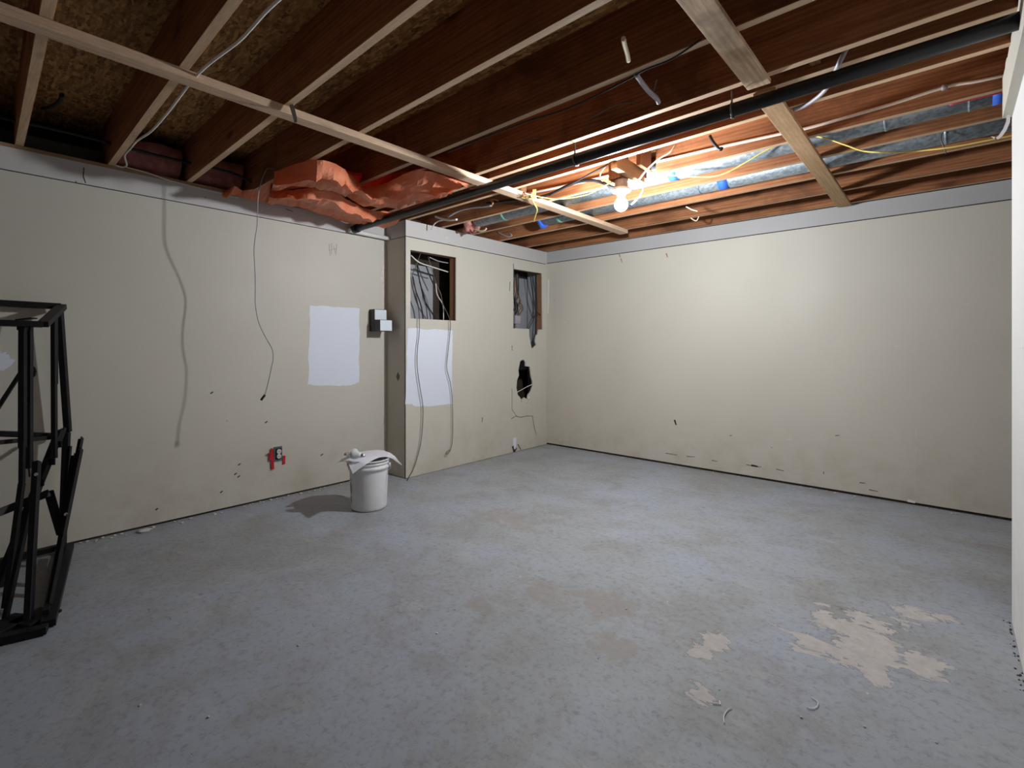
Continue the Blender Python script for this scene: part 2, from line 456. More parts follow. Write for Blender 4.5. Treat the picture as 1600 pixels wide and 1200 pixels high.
# ------------------------------------------------------------------ mesh builder (vertices in world space)
class MB:
    def __init__(s):
        s.bm = bmesh.new()
    def hexa(s, p):
        """8 points: bottom ring 0-3, top ring 4-7"""
        v = [s.bm.verts.new(q) for q in p]
        for f in ((3, 2, 1, 0), (4, 5, 6, 7), (0, 1, 5, 4), (1, 2, 6, 5), (2, 3, 7, 6), (3, 0, 4, 7)):
            s.bm.faces.new([v[i] for i in f])
        return s
    def box(s, lo, hi):
        (a, b, c), (d, e, f) = lo, hi
        return s.hexa([(a, b, c), (d, b, c), (d, e, c), (a, e, c), (a, b, f), (d, b, f), (d, e, f), (a, e, f)])
    def bar(s, p, q, w, h, up=(0, 0, 1), bend=None):
        p, q = Vector(p), Vector(q)
        t = (q - p).normalized()
        u = Vector(up)
        sx = t.cross(u)
        if sx.length < 1e-4:
            sx = t.cross(Vector((1, 0, 0)))
        sx.normalize()
        sz = sx.cross(t).normalized()
        a, b = sx * w / 2, sz * h / 2
        return s.hexa([p - a - b, p + a - b, p + a + b, p - a + b, q - a - b, q + a - b, q + a + b, q - a + b])
    def angle(s, p, q, w, th, up=(0, 0, 1)):
        """L shaped steel angle between p and q"""
        p, q = Vector(p), Vector(q)
        t = (q - p).normalized()
        sx = t.cross(Vector(up))
        if sx.length < 1e-4:
            sx = t.cross(Vector((1, 0, 0)))
        sx.normalize()
        sz = sx.cross(t).normalized()
        sec = [(0, 0), (w, 0), (w, th), (th, th), (th, w), (0, w)]
        ra = [s.bm.verts.new(p + sx * (a - w / 2) + sz * (b - w / 2)) for a, b in sec]
        rb = [s.bm.verts.new(q + sx * (a - w / 2) + sz * (b - w / 2)) for a, b in sec]
        n = len(sec)
        for i in range(n):
            s.bm.faces.new([ra[i], ra[(i + 1) % n], rb[(i + 1) % n], rb[i]])
        s.bm.faces.new(list(reversed(ra)))
        s.bm.faces.new(rb)
        return s
    def tube(s, pts, r, seg=8, smooth=True, sub=5, taper=None):
        pts = [Vector(p) for p in pts]
        if smooth and len(pts) > 2:
            out = []
            ext = [pts[0] * 2 - pts[1]] + pts + [pts[-1] * 2 - pts[-2]]
            for i in range(1, len(ext) - 2):
                p0, p1, p2, p3 = ext[i - 1:i + 3]
                for k in range(sub):
                    t = k / sub
                    out.append(0.5 * ((2 * p1) + (p2 - p0) * t + (2 * p0 - 5 * p1 + 4 * p2 - p3) * t * t + (3 * p1 - p0 - 3 * p2 + p3) * t ** 3))
            out.append(pts[-1])
            pts = out
        rings = []
        nrm = None
        for i, p in enumerate(pts):
            a = pts[max(0, i - 1)]
            b = pts[min(len(pts) - 1, i + 1)]
            t = (b - a)
            t = t.normalized() if t.length > 1e-9 else Vector((0, 0, 1))
            if nrm is None:
                nrm = t.orthogonal().normalized()
            nrm = (nrm - t * nrm.dot(t))
            nrm = nrm.normalized() if nrm.length > 1e-6 else t.orthogonal().normalized()
            bn = t.cross(nrm)
            rr = r if taper is None else r * taper(i / (len(pts) - 1))
            rings.append([s.bm.verts.new(p + (nrm * math.cos(2 * math.pi * k / seg) + bn * math.sin(2 * math.pi * k / seg)) * rr) for k in range(seg)])
        for A, B in zip(rings, rings[1:]):
            for k in range(seg):
                f = s.bm.faces.new([A[k], A[(k + 1) % seg], B[(k + 1) % seg], B[k]])
                f.smooth = True
        s.bm.faces.new(list(reversed(rings[0])))
        s.bm.faces.new(rings[-1])
        return s
    def lathe(s, prof, c, seg=40, axis='Z', smooth=True, closed=False):
        """prof: (radius, height) pairs, radius 0 closes"""
        c = Vector(c)
        rings = []
        for r, h in prof:
            if r < 1e-6:
                rings.append([s.bm.verts.new(c + Vector((0, 0, h)))])
            else:
                rings.append([s.bm.verts.new(c + Vector((r * math.cos(2 * math.pi * k / seg), r * math.sin(2 * math.pi * k / seg), h))) for k in range(seg)])
        for A, B in zip(rings, rings[1:]):
            for k in range(seg):
                a0, a1 = A[k % len(A)], A[(k + 1) % len(A)]
                b0, b1 = B[k % len(B)], B[(k + 1) % len(B)]
                vs = []
                for v in (a0, a1, b1, b0):
                    if v not in vs:
                        vs.append(v)
                if len(vs) > 2:
                    f = s.bm.faces.new(vs)
                    f.smooth = smooth
        return s
    def grid(s, rows, smooth=True, uv=False):
        V = [[s.bm.verts.new(p) for p in r] for r in rows]
        lay = s.bm.loops.layers.uv.new('UVMap') if uv else None
        nr, nc = len(V), len(V[0])
        for i in range(nr - 1):
            for j in range(nc - 1):
                f = s.bm.faces.new([V[i][j], V[i][j + 1], V[i + 1][j + 1], V[i + 1][j]])
                f.smooth = smooth
                if uv:
                    for l, (a, b) in zip(f.loops, ((i, j), (i, j + 1), (i + 1, j + 1), (i + 1, j))):
                        l[lay].uv = (b / (nc - 1), a / (nr - 1))
        return s
    def prism(s, pts, d):
        """polygon pts extruded by vector d"""
        d = Vector(d)
        a = [s.bm.verts.new(Vector(p)) for p in pts]
        b = [s.bm.verts.new(Vector(p) + d) for p in pts]
        n = len(a)
        s.bm.faces.new(a)
        s.bm.faces.new(list(reversed(b)))
        for i in range(n):
            s.bm.faces.new([a[(i + 1) % n], a[i], b[i], b[(i + 1) % n]])
        return s
    def blob(s, c, r, sq=(1, 1, 1), seed=0, amt=0.25, sub=2):
        t = bmesh.ops.create_icosphere(s.bm, subdivisions=sub, radius=1.0)
        for v in t['verts']:
            k = 1 + amt * noise.noise(v.co * 1.7 + Vector((seed * 3.1, seed, 0)))
            v.co = Vector(c) + Vector((v.co.x * sq[0], v.co.y * sq[1], v.co.z * sq[2])) * r * k
        for f in s.bm.faces:
            f.smooth = True
        return s
    def build(s, name, mat, parent=None, base=None, bevel=0.0, smooth_all=False, normals=True):
        if normals:
            bmesh.ops.recalc_face_normals(s.bm, faces=s.bm.faces)
        if bevel:
            bmesh.ops.bevel(s.bm, geom=s.bm.edges[:], offset=bevel, segments=1, affect='EDGES', profile=0.5)
        off = Vector((0, 0, 0))
        if parent is not None:
            p = parent
            while p is not None:
                off += p.location
                p = p.parent
        loc = Vector((0, 0, 0))
        if base == 'auto':
            co = [v.co for v in s.bm.verts]
            loc = Vector(((min(c.x for c in co) + max(c.x for c in co)) / 2, (min(c.y for c in co) + max(c.y for c in co)) / 2, min(c.z for c in co)))
        elif base is not None:
            loc = Vector(base)
        if parent is not None and base is not None:
            loc = loc - off
        tot = off + loc
        for v in s.bm.verts:
            v.co -= tot
        me = bpy.data.meshes.new(name)
        s.bm.to_mesh(me)
        s.bm.free()
        me.materials.append(mat)
        o = bpy.data.objects.new(name, me)
        COL.objects.link(o)
        o.location = loc
        if parent is not None:
            o.parent = parent
        return o

def thing(name, label, cat, loc, group=None):
    o = bpy.data.objects.new(name, None)
    o.empty_display_size = 0.1
    COL.objects.link(o)
    o.location = loc
    tag(o, label, cat, group)
    return o

def tag(o, label=None, cat=None, group=None, kind=None):
    if label:
        o['label'] = label
    if cat:
        o['category'] = cat
    if group:
        o['group'] = group
    if kind:
        o['kind'] = kind
    return o

def struct(o):
    o['kind'] = 'structure'
    return o

# ------------------------------------------------------------------ room dimensions
XL, YB, XF = -3.97, 4.79, -3.675       # left wall face, back wall face, face of the boxed-out wall
YF = 2.71                               # near side of the boxed-out wall
ZS, ZT = 2.186, 2.335                   # drywall seam, top of the walls
ZJ, ZO = 2.34, 2.62                    # underside of joists, underside of subfloor
YN = -2.5                               # wall behind the photographer
XR = 2.3                                # far end of the neighbouring space

# floor
struct(MB().box((-4.4, YN - .1, -0.1), (XR + .1, 5.2, 0.0)).build('floor', M['floor']))

# left wall: lower sheet, dirty bottom plate and upper strip
wl = struct(MB().box((XL - .10, YN, 0.016), (XL, YF + .02, ZS - .003)).build('wall_left', M['wall']))
struct(MB().box((XL - .10, YN, 0.0), (XL - .014, YF, 0.016)).build('baseboard_left', M['plate_dirty']))
struct(MB().box((XL - .10, YN, ZS + .003), (XL, YF + .02, ZT - .018)).build('trim_1', M['wall_up']))
struct(MB().box((XL - .13, YN, ZT - .018), (XL - .002, YF + .30, ZJ)).build('trim_2', M['plate'], bevel=.001))
# foundation ledge and rim board behind the joist ends
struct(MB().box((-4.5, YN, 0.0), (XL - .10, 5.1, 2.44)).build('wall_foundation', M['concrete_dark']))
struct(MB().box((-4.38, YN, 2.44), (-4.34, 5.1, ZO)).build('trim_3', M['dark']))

# back wall
wb = struct(MB().box((XF - .30, YB, 0.022), (XR, YB + .10, ZS + .007)).build('wall_back', M['wall']))
struct(MB().box((XF - .3, YB + .016, 0.0), (XR, YB + .1, 0.022)).build('baseboard_back', M['plate_dirty']))
struct(MB().box((XF - .3, YB, ZS + .015), (XR, YB + .10, ZT)).build('trim_4', M['wall_up_back']))
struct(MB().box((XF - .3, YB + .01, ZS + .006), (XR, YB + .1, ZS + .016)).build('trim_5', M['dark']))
struct(MB().box((-4.4, YB + .10, 0.0), (XR, YB + .2, ZO)).build('wall_outer_back', M['concrete_dark']))
# outer shell out of view
struct(MB().box((XR, YN, 0), (XR + .1, 5.1, ZO)).build('wall_right', M['wall']))
struct(MB().box((-4.4, YN - .1, 0), (XR + .1, YN, ZO)).build('wall_front', M['wall']))

# end of the partition beside the photographer
struct(MB().box((0.20, 1.55, 0.0), (0.31, 3.055, ZS)).build('wall_partition', M['wall_white'], bevel=.002))
mbp = MB()
mbp.box((0.20, 1.55, ZS), (0.31, 3.045, ZT + .004))
struct(mbp.build('trim_6', M['wall_white']))
# ragged-edged board layer on the upper part, proud of the lower sheet
pts = []
random.seed(3)
z0, z1 = ZS + .004, ZT + .03
pts = [(0.170, 1.55, z0), (0.170, 3.040, z0), (0.170, 3.043, z0 + .05), (0.170, 3.03, z0 + .10), (0.170, 3.036, z1)]
y = 3.0
while y > 1.6:
    pts.append((0.170, y, z1 - random.uniform(0, .018)))
    y -= random.uniform(.02, .07)
pts.append((0.170, 1.55, z1))
struct(MB().prism(pts, (0.03, 0, 0)).build('trim_7', M['wall']))

# ------------------------------------------------------------------ boxed-out wall with its holes
def holes_face(outer, holes, x, th):
    bm = bmesh.new()
    loops = [outer] + holes
    es = []
    for L in loops:
        vs = [bm.verts.new((x, y, z)) for y, z in L]
        for i in range(len(vs)):
            es.append(bm.edges.new((vs[i], vs[(i + 1) % len(vs)])))
    bmesh.ops.triangle_fill(bm, use_beauty=True, use_dissolve=False, edges=es)
    r = bmesh.ops.extrude_face_region(bm, geom=bm.faces[:])
    for v in [g for g in r['geom'] if isinstance(g, bmesh.types.BMVert)]:
        v.co.x -= th
    bmesh.ops.recalc_face_normals(bm, faces=bm.faces)
    return bm

def yz(px, py, x=XF):
    p = on_x(px, py, x)
    return (p.y, p.z)

h1 = [(2.763, 2.07), (3.318, 2.075), (3.316, 1.447), (2.762, 1.447)]
h2 = [(4.177, 2.062), (4.700, 2.066), (4.712, 1.393), (4.63, 1.392), (4.615, 1.33)] + [yz(*p) for p in ((838, 523), (836, 533), (838, 539), (831, 545), (829, 536), (827, 525))] + [(4.455, 1.393), (4.177, 1.394)]
h3 = [yz(*p) for p in ((813, 564), (818, 562), (821, 566), (821, 572), (828, 573), (829, 581), (830, 589), (832, 596), (832, 604), (829, 612), (825, 617), (824, 624), (819, 621), (815, 625), (812, 620), (809, 617), (807, 606), (808, 594), (811, 586), (810, 578))]
mb = MB()
mb.bm.free()
mb.bm = holes_face([(YF, 0.004), (YB, 0.004), (YB, ZS - .003), (YF, ZS - .003)], [h1, h2, h3], XF, 0.014)
mb.box((XL - .01, YF, 0.004), (XF - .0005, YF + .014, ZS - .003))
wc = struct(mb.build('wall_boxout', M['wall']))
mb = MB()
mb.box((XF - .014, YF, ZS + .004), (XF, YB, ZT))
mb.box((XL - .01, YF, ZS + .004), (XF - .0005, YF + .014, ZT))
struct(mb.build('trim_8', M['wall_up']))
struct(MB().box((XF - .11, YF + .014, ZT - .04), (XF - .014, YB, ZT - .001)).build('trim_9', M['plate']))
# corner bead line where the two walls meet
struct(MB().box((XF - .001, YB - .012, 0.01), (XF + .003, YB - .0005, ZT)).build('trim_10', M['wall']))
# inside of the cavity
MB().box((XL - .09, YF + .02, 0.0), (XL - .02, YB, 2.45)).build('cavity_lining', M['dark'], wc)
MB().box((XL - .018, 2.74, 0.9), (XL - .006, 3.27, 2.0)).build('cavity_panel', M['cavity'], wc)
MB().box((XL - .018, 4.25, 0.9), (XL - .006, 4.78, 2.03)).build('cavity_panel', M['cavity'], wc)
MB().box((XF - .29, YB - .014, 0.5), (XF - .115, YB - .002, 2.25)).build('cavity_panel', M['cavity'], wc)
for y0, nm in ((3.324, 0), (4.716, 0), (2.724, 0), (3.76, 0), (4.135, 0)):
    MB().box((XF - .104, y0, 0.04), (XF - .015, y0 + .038, ZT - .042)).build('stud', M['stud'], wc, bevel=.002)
MB().box((XF - .104, 2.763, 2.078), (XF - .015, 3.323, 2.116)).build('header', M['plate'], wc)
MB().box((XF - .104, 4.174, 2.075), (XF - .015, 4.715, 2.113)).build('header', M['plate'], wc)
MB().box((XF - .20, 4.21, 0.95), (XF - .19, 4.50, 1.04)).build('cavity_panel', M['stud'], wc)
# gypsum torn loose at the lower hole
mb = MB()
for (px, py, r) in ((826, 622, .020), (829, 627, .014), (823, 629, .012), (815, 626, .012), (832, 631, .010)):
    mb.blob(on_x(px, py, XF + .002), r, (.35, 1, 1.2), px, 0.6, 2)
mb.build('torn_gypsum', M['drywall_edge'], wc)
tag(MB().prism([on_x(620, 581, -3.8)[:] and Vector((-3.79, YF - .003, 0.0)) + Vector((0, 0, z)) + Vector((dx, 0, 0)) for dx, z in ((0, .955), (.026, .915), (0, .875), (-.026, .915))], (0, .003, 0)).build('diamond_plate', M['hole_plate'], wc), 'small dark diamond-shaped plate')

# primer patches painted on the walls
def patch(corners, x, parent, seed):
    random.seed(seed)
    ring = []
    for a, b in zip(corners, corners[1:] + corners[:1]):
        for k in range(9):
            t = k / 9
            j = 0 if k == 0 else random.uniform(-.006, .006)
            ring.append((x, a[0] + (b[0] - a[0]) * t + j, a[1] + (b[1] - a[1]) * t + j))
    return MB().prism(ring, (0.0012, 0, 0)).build('paint_patch', M['patch'], parent)
patch([yz(484, 477, XL), yz(562, 482, XL), yz(561, 597, XL), yz(548, 602, XL), yz(492, 602, XL), yz(481, 600, XL)], XL, wl, 1)
patch([yz(637, 513), yz(707, 516), yz(706, 632), yz(648, 635), yz(645, 632), yz(633, 632)], XF, wc, 2)
patch([yz(-12, 548, XL), yz(10, 551, XL), yz(17, 561, XL), yz(24, 563, XL), yz(15, 573, XL), yz(3, 580, XL), yz(-20, 578, XL)], XL, wl, 3)

# chips, scrapes, cracks: shallow relief pieces standing on the walls
def sliver(pts, plane, val, w, mat, parent, name='scrape'):
    f = {'x': on_x, 'y': on_y}[plane]
    P = [f(px, py, val) for px, py in pts]
    n = Vector((1, 0, 0)) if plane == 'x' else Vector((0, -1, 0))
    m_ = MB()
    for a, b in zip(P, P[1:]):
        d = (b - a).normalized()
        s_ = d.cross(n).normalized() * w / 2
        m_.prism([a - s_, a + s_, b + s_ * .7, b - s_ * .7], n * 0.0012)
    return m_.build(name, mat, parent)
sliver([(800, 607), (800, 640), (807, 650)], 'x', XF, .006, M['dark_wire'], wc, 'crack')
sliver([(799, 654), (806, 650), (813, 652), (822, 650), (832, 650), (834, 664), (838, 679)], 'x', XF, .008, M['hole_plate'], wc, 'crack')
sliver([(804, 684), (804, 702)], 'x', XF, .06, M['patch'], wc, 'paint_drip')
sliver([(801, 697), (803, 706), (807, 700)], 'x', XF, .03, M['dirt'], wc, 'chip')
sliver([(809, 694), (814, 703)], 'x', XF, .012, M['dirt'], wc, 'chip')
sliver([(1054, 656), (1056.5, 664)], 'y', YB, .018, M['black_plastic'], wb, 'scrape')
for pts in (((1166, 726), (1178, 728), (1190, 730)), ((1112, 719), (1121, 721)), ((1213, 733), (1225, 736)), ((1073, 713), (1086, 714)), ((1040, 708), (1058, 711)), ((1358, 765), (1372, 768)), ((1343, 754), (1352, 755)), ((1140, 681), (1144, 680)), ((1305, 681), (1312, 680)), ((1287, 737), (1287, 741))):
    sliver(pts, 'y', YB, .006, M['dirt'], wb)
sliver([(1174, 727), (1184, 729)], 'y', YB, .018, M['dirt'], wb)
sliver([(1432, 670), (1432, 782)], 'y', YB, .004, M['drywall_edge'], wb, 'panel_seam')
sliver([(1418, 782), (1430, 785)], 'y', YB, .02, M['torn'], wb, 'chip')
for (px, py) in ((368, 741), (373, 745), (374, 726), (346, 769), (245, 796), (416, 660), (503, 711), (331, 614)):
    sliver([(px - 2, py + 1), (px + 2, py - 2)], 'x', XL, .010, M['dirt'], wl, 'chip')
sliver([(596, 437), (600, 412)], 'x', XL, .03, M['drywall_edge'], wl, 'scrape')
sliver([(598, 437), (600, 462)], 'x', XL, .015, M['drywall_edge'], wl, 'scrape')
sliver([(314, 615), (345, 613), (375, 611)], 'x', XL, .004, M['drywall_edge'], wl, 'scrape')
for pts in (((802, 412), (803, 432)), ((797, 440), (796, 455)), ((800, 540), (800, 548)), ((754, 652), (753, 660))):
    sliver(pts, 'x', XF, .010, M['hole_plate'], wc)
for pts in (((635, 402), (636, 425)), ((636, 474), (637, 496))):
    sliver(pts, 'x', XF, .012, M['drywall_edge'], wc, 'paint_loss')
for pts in (((514, 381), (516, 400)), ((518, 380), (518, 398)), ((521, 384), (525, 399)), ((526, 381), (525, 396)), ((513, 391), (527, 388))):
    sliver(pts, 'x', XL, .004, M['red_scrawl'], wl, 'scrawl_mark')
for pts in (((131, 262), (130, 276), (134, 286)), ((118, 283), (120, 286)), ((446, 326), (458, 331))):
    sliver(pts, 'x', XL, .006, M['dirt'], wl, 'chip')
# rub marks of filler along the inner corner and low on the back wall
for pts in (((857, 437), (857, 470), (856, 490)),):
    sliver(pts, 'y', YB, .012, M['torn'], wb, 'paint_loss')
for (px, py) in ((967, 396), (970, 404), (1041, 396)):
    sliver([(px, py), (px + 2, py + 6)], 'y', YB, .014, M['plate'], wb, 'chip')

# ------------------------------------------------------------------ ceiling: subfloor with its joists
ceil = struct(MB().box((-4.4, YN - .1, ZO), (XR + .1, 5.2, ZO + .02)).build('ceiling', M['osb']))

def joist(y0, slope=-.022, x0=-4.3, x1=XR - .01, z=ZJ, th=.038, mat='joist', h=None):
    """y0 is the far edge at the left wall"""
    yf = lambda x: y0 + slope * (x - XL)
    zt = ZO - .0005 if h is None else z + h
    m_ = MB()
    m_.hexa([(x0, yf(x0) - th, z), (x1, yf(x1) - th, z), (x1, yf(x1), z), (x0, yf(x0), z),
             (x0, yf(x0) - th, zt), (x1, yf(x1) - th, zt), (x1, yf(x1), zt), (x0, yf(x0), zt)])
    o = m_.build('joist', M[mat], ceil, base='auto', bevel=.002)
    o.data.materials.append(M['joist_under'])          # paler copy of the wood imitating light on the undersides
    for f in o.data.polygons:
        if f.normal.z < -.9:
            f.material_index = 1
    return o
for y0, sl in ((-2.15, -.02), (-1.74, -.02), (-1.34, -.02), (-.94, -.02), (-.54, -.02), (-.135, -.022),
               (.275, -.024), (.688, -.022), (1.117, -.023), (1.503, -.018), (1.943, -.014), (2.378, -.024),
               (2.503, -.022), (2.765, -.022), (3.57, -.016), (3.985, -.022), (4.450, -.026)):
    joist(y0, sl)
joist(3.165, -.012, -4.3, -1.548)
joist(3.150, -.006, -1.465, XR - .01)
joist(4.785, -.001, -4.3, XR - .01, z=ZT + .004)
# blocking beside the lamp and between other joists
MB().box((-1.589, 2.729, 2.300), (-1.549, 3.105, 2.395)).build('blocking', M['board'], ceil, bevel=.002)
MB().box((-1.53, 2.95, ZJ + .03), (-1.50, 3.105, ZO - .001)).build('blocking', M['block'], ceil, bevel=.002)
MB().box((-1.675, 2.845, 2.281), (-1.590, 2.955, 2.45)).build('blocking', M['block'], ceil, bevel=.002)
for x, ya, yb in ((-.44, 2.345, 2.43), (-.15, 2.47, 2.64), (-2.62, 2.74, 3.1)):
    MB().box((x, ya, ZJ + .03), (x + .038, yb, ZO - .001)).build('blocking', M['block'], ceil, bevel=.002)

# boards nailed across the undersides of the joists
tag(MB().hexa([(-2.405, -1.9, 2.302), (-2.343, -1.9, 2.302), (-2.372, 4.40, 2.302), (-2.462, 4.40, 2.302),
               (-2.405, -1.9, 2.3385), (-2.343, -1.9, 2.3385), (-2.372, 4.40, 2.3385), (-2.462, 4.40, 2.3385)]).build('strapping_board', M['strap'], base='auto', bevel=.002),
    'long narrow pale strapping board nailed across under the joists near the orange plastic', 'board')
tag(MB().hexa([(-.667, .9, 2.319), (-.573, .9, 2.319), (-.573, 2.316, 2.319), (-.667, 2.316, 2.319),
               (-.667, .9, 2.3385), (-.573, .9, 2.3385), (-.573, 2.316, 2.3385), (-.667, 2.316, 2.3385)]).build('strapping_board', M['board_stained'], base='auto', bevel=.002),
    'short pale board with dark stains, its sawn end stopping before the black pipe', 'board')
tag(MB().hexa([(-.669, 2.40, 2.319), (-.575, 2.40, 2.319), (-.592, 4.76, 2.319), (-.686, 4.76, 2.319),
               (-.669, 2.40, 2.3385), (-.575, 2.40, 2.3385), (-.592, 4.76, 2.3385), (-.686, 4.76, 2.3385)]).build('strapping_board', M['board'], base='auto', bevel=.002),
    'wide knotty brown board crossing under the metal ducts to the back wall', 'board')

# pink insulation stuffed at the joist ends
for i, (ya, yb, lab) in enumerate(((.70, 1.05, 'dusty pink insulation batt at the joist ends above the hanging cable clip'), (1.14, 1.44, 'dusty pink insulation batt behind the left end of the orange plastic'),
                                   (1.53, 1.88, 'dusty pink insulation batt hidden in shade above the orange plastic'))):
    m_ = MB()
    rows = []
    for a in range(9):
        r_ = []
        for b in range(9):
            y = ya + (yb - ya) * b / 8
            ang = math.pi * .62 * a / 8
            x = -4.10 + .15 * math.sin(ang) + .035 * noise.noise((y * 6, a * .5, i))
            z = 2.345 + .2 * (1 - math.cos(ang)) / 1.4 + .02 * noise.noise((y * 7, a * .7, i + 5))
            r_.append((x, y, z))
        rows.append(r_)
    m_.grid(rows)
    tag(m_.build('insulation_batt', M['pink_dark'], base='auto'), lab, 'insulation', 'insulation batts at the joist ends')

# ------------------------------------------------------------------ lamp
LX, LY = -1.612, 2.90
LZ = -.022                          # lamp sits a little lower than the drawing heights below
lamp = thing('ceiling_lamp', 'lit bare bulb in a white porcelain holder hanging from a wood block', 'lamp', (LX, LY, 2.08))
MB().lathe([(0, 2.302), (.044, 2.302), (.045, 2.258), (.05, 2.252), (.05, 2.248), (0, 2.248)], (LX, LY, LZ), 8, smooth=False).build('junction_box', M['rusty'], lamp)
MB().lathe([(.050, 2.250), (.062, 2.242), (.063, 2.232), (.055, 2.226), (.032, 2.222), (.027, 2.206), (.024, 2.200), (0, 2.200)], (LX, LY, LZ), 32).build('lamp_holder', M['porcelain'], lamp)
prof = []
for k in range(13):
    t = k / 12
    a = math.pi * (1 - t)
    prof.append((max(.040 * math.sin(a), 0), 2.142 - .040 * math.cos(a - math.pi)))
prof = [(0, 2.099)] + [(.043 * math.sin(math.pi * k / 14), 2.142 - .043 * math.cos(math.pi * k / 14)) for k in range(1, 11)] + [(.020, 2.186), (.015, 2.199), (0, 2.199)]
MB().lathe(prof, (LX, LY, LZ), 20).build('bulb', M['bulb'], lamp)

# ------------------------------------------------------------------ ducts
def duct(name, a, b, r, label, bands, seams, endmat=None):
    a, b = Vector(a), Vector(b)
    t = thing(name, label, 'duct', ((a + b) / 2)[:])
    d = (b - a).normalized()
    MB().tube([a, b], r, 28, smooth=False).build('pipe_body', M['galv'], t)
    for s_ in seams:
        p = a + (b - a) * s_
        MB().tube([p - d * .006, p + d * .006], r + .003, 28, smooth=False).build('seam_ring', M['galv'], t)
    for s_, w, mt in bands:
        p = a + (b - a) * s_
        tag(MB().tube([p - d * w / 2, p + d * w / 2], r + .0015, 28, smooth=False).build('tape_band', M[mt], t), {'blue_tape': 'blue tape band', 'green_tape': 'pale green mark'}[mt])
    return t, a, b
def xs(a, b, x):
    return (x - a[0]) / (b[0] - a[0])
A1, B1 = (-3.40, 3.345, 2.413), (1.9, 3.285, 2.436)
def xat(px, y):
    v = ray(px, 300)
    return v.x * y / v.y
duct('round_duct', A1, B1, .074, 'galvanized round duct just behind the bulb, pink insulation stuffed at its end',
     [(xs(A1, B1, xat(1052, 3.3)), .06, 'blue_tape'), (xs(A1, B1, xat(1562, 3.3)), .05, 'blue_tape'), (xs(A1, B1, xat(785, 3.3)), .03, 'green_tape')],
     [xs(A1, B1, xat(1384, 3.3)), xs(A1, B1, xat(1515, 3.3))])
A2, B2 = (-2.90, 3.755, 2.422), (1.9, 3.715, 2.414)
t2, _, _ = duct('round_duct', A2, B2, .074, 'galvanized round duct nearer the back wall, blue tape closing its end',
     [(xs(A2, B2, xat(1131, 3.72)), .07, 'blue_tape'), (xs(A2, B2, xat(872, 3.72)), .04, 'green_tape')],
     [xs(A2, B2, xat(1042, 3.72)), xs(A2, B2, xat(1093, 3.72)), xs(A2, B2, xat(1478, 3.72))])
tag(MB().blob((-2.93, 3.760, 2.40), .072, (.75, 1, 1), 4, .2, 3).build('end_cap', M['blue_tape'], t2), 'crumpled blue tape cap')
tag(MB().blob((-3.505, 3.34, 2.395), .082, (1.0, .8, 1.0), 9, 1.1, 4).build('insulation_wad', M['pink'], base='auto'), 'crumpled pink insulation wad plugging a duct end above the boxed wall', 'insulation')

# ------------------------------------------------------------------ black drain pipe and white tubes
PA, PB = Vector((-3.93, 2.345, 2.222)), Vector((1.6, 2.335, 2.292))
dp = thing('drain_pipe', 'long black drain pipe slung under the joists across the room', 'pipe', ((PA + PB) / 2)[:])
MB().tube([PA, PB], .029, 20, smooth=False).build('pipe_body', M['pipe'], dp)
MB().tube([PA, PA + (PB - PA) * .012], .036, 20, smooth=False).build('end_fitting', M['pipe'], dp)
for px in (900, 1145):
    x = xat(px, 2.34)
    p = PA + (PB - PA) * ((x - PA.x) / (PB.x - PA.x))
    ring = [p + Vector((0, math.sin(a) * .033, math.cos(a) * .033)) for a in [math.radians(q) for q in range(-150, 211, 30)]]
    ring += [p + Vector((.0, -.01, .06)), Vector((p.x, p.y - .01, 2.348))]
    MB().tube(ring, .004, 6).build('hanger_wire', M['dark_wire'], dp)
tag(MB().tube([Vector((-3.93, 2.30, 2.205)), Vector((-3.93, 2.36, 2.205)), Vector((-3.93, 2.705, 2.198))], .019, 16, smooth=False).build('conduit', M['pvc'], base='auto'),
    'short white plastic pipe along the wall between black pipe and boxed wall', 'pipe')
yj = 3.092
pts = [on_y(px, py, yj) for px, py in ((822, 303), (880, 291), (950, 275), (990, 266))]
tag(MB().tube(pts, .009, 10).build('water_tube', M['pex'], base='auto'), 'pale thin water tube on the joist left of the bulb, behind black cables', 'pipe')
pts = [on_y(px, py, yj) for px, py in ((1026, 253), (1120, 231), (1220, 209), (1270, 198), (1380, 167), (1476, 137), (1530, 127), (1600, 112), (1700, 92))]
wt = thing('water_tube', 'pale thin water tube with a coupling on the joist right of the bulb', 'pipe', pts[3][:])
MB().tube(pts, .009, 10).build('tube_body', M['pex'], wt)
MB().tube([on_y(1471, 138, yj), on_y(1481, 136, yj)], .015, 12, smooth=False).build('coupling', M['rusty'], wt)

# ------------------------------------------------------------------ orange plastic sheet
def lerp_row(ctrl, n):
    """resample a list of points"""
    L = [0]
    for a, b in zip(ctrl, ctrl[1:]):
        L.append(L[-1] + (b - a).length)
    out = []
    for k in range(n):
        d = L[-1] * k / (n - 1)
        i = 0
        while i < len(L) - 2 and L[i + 1] < d:
            i += 1
        t = (d - L[i]) / max(1e-9, L[i + 1] - L[i])
        out.append(ctrl[i].lerp(ctrl[i + 1], t))
    return out

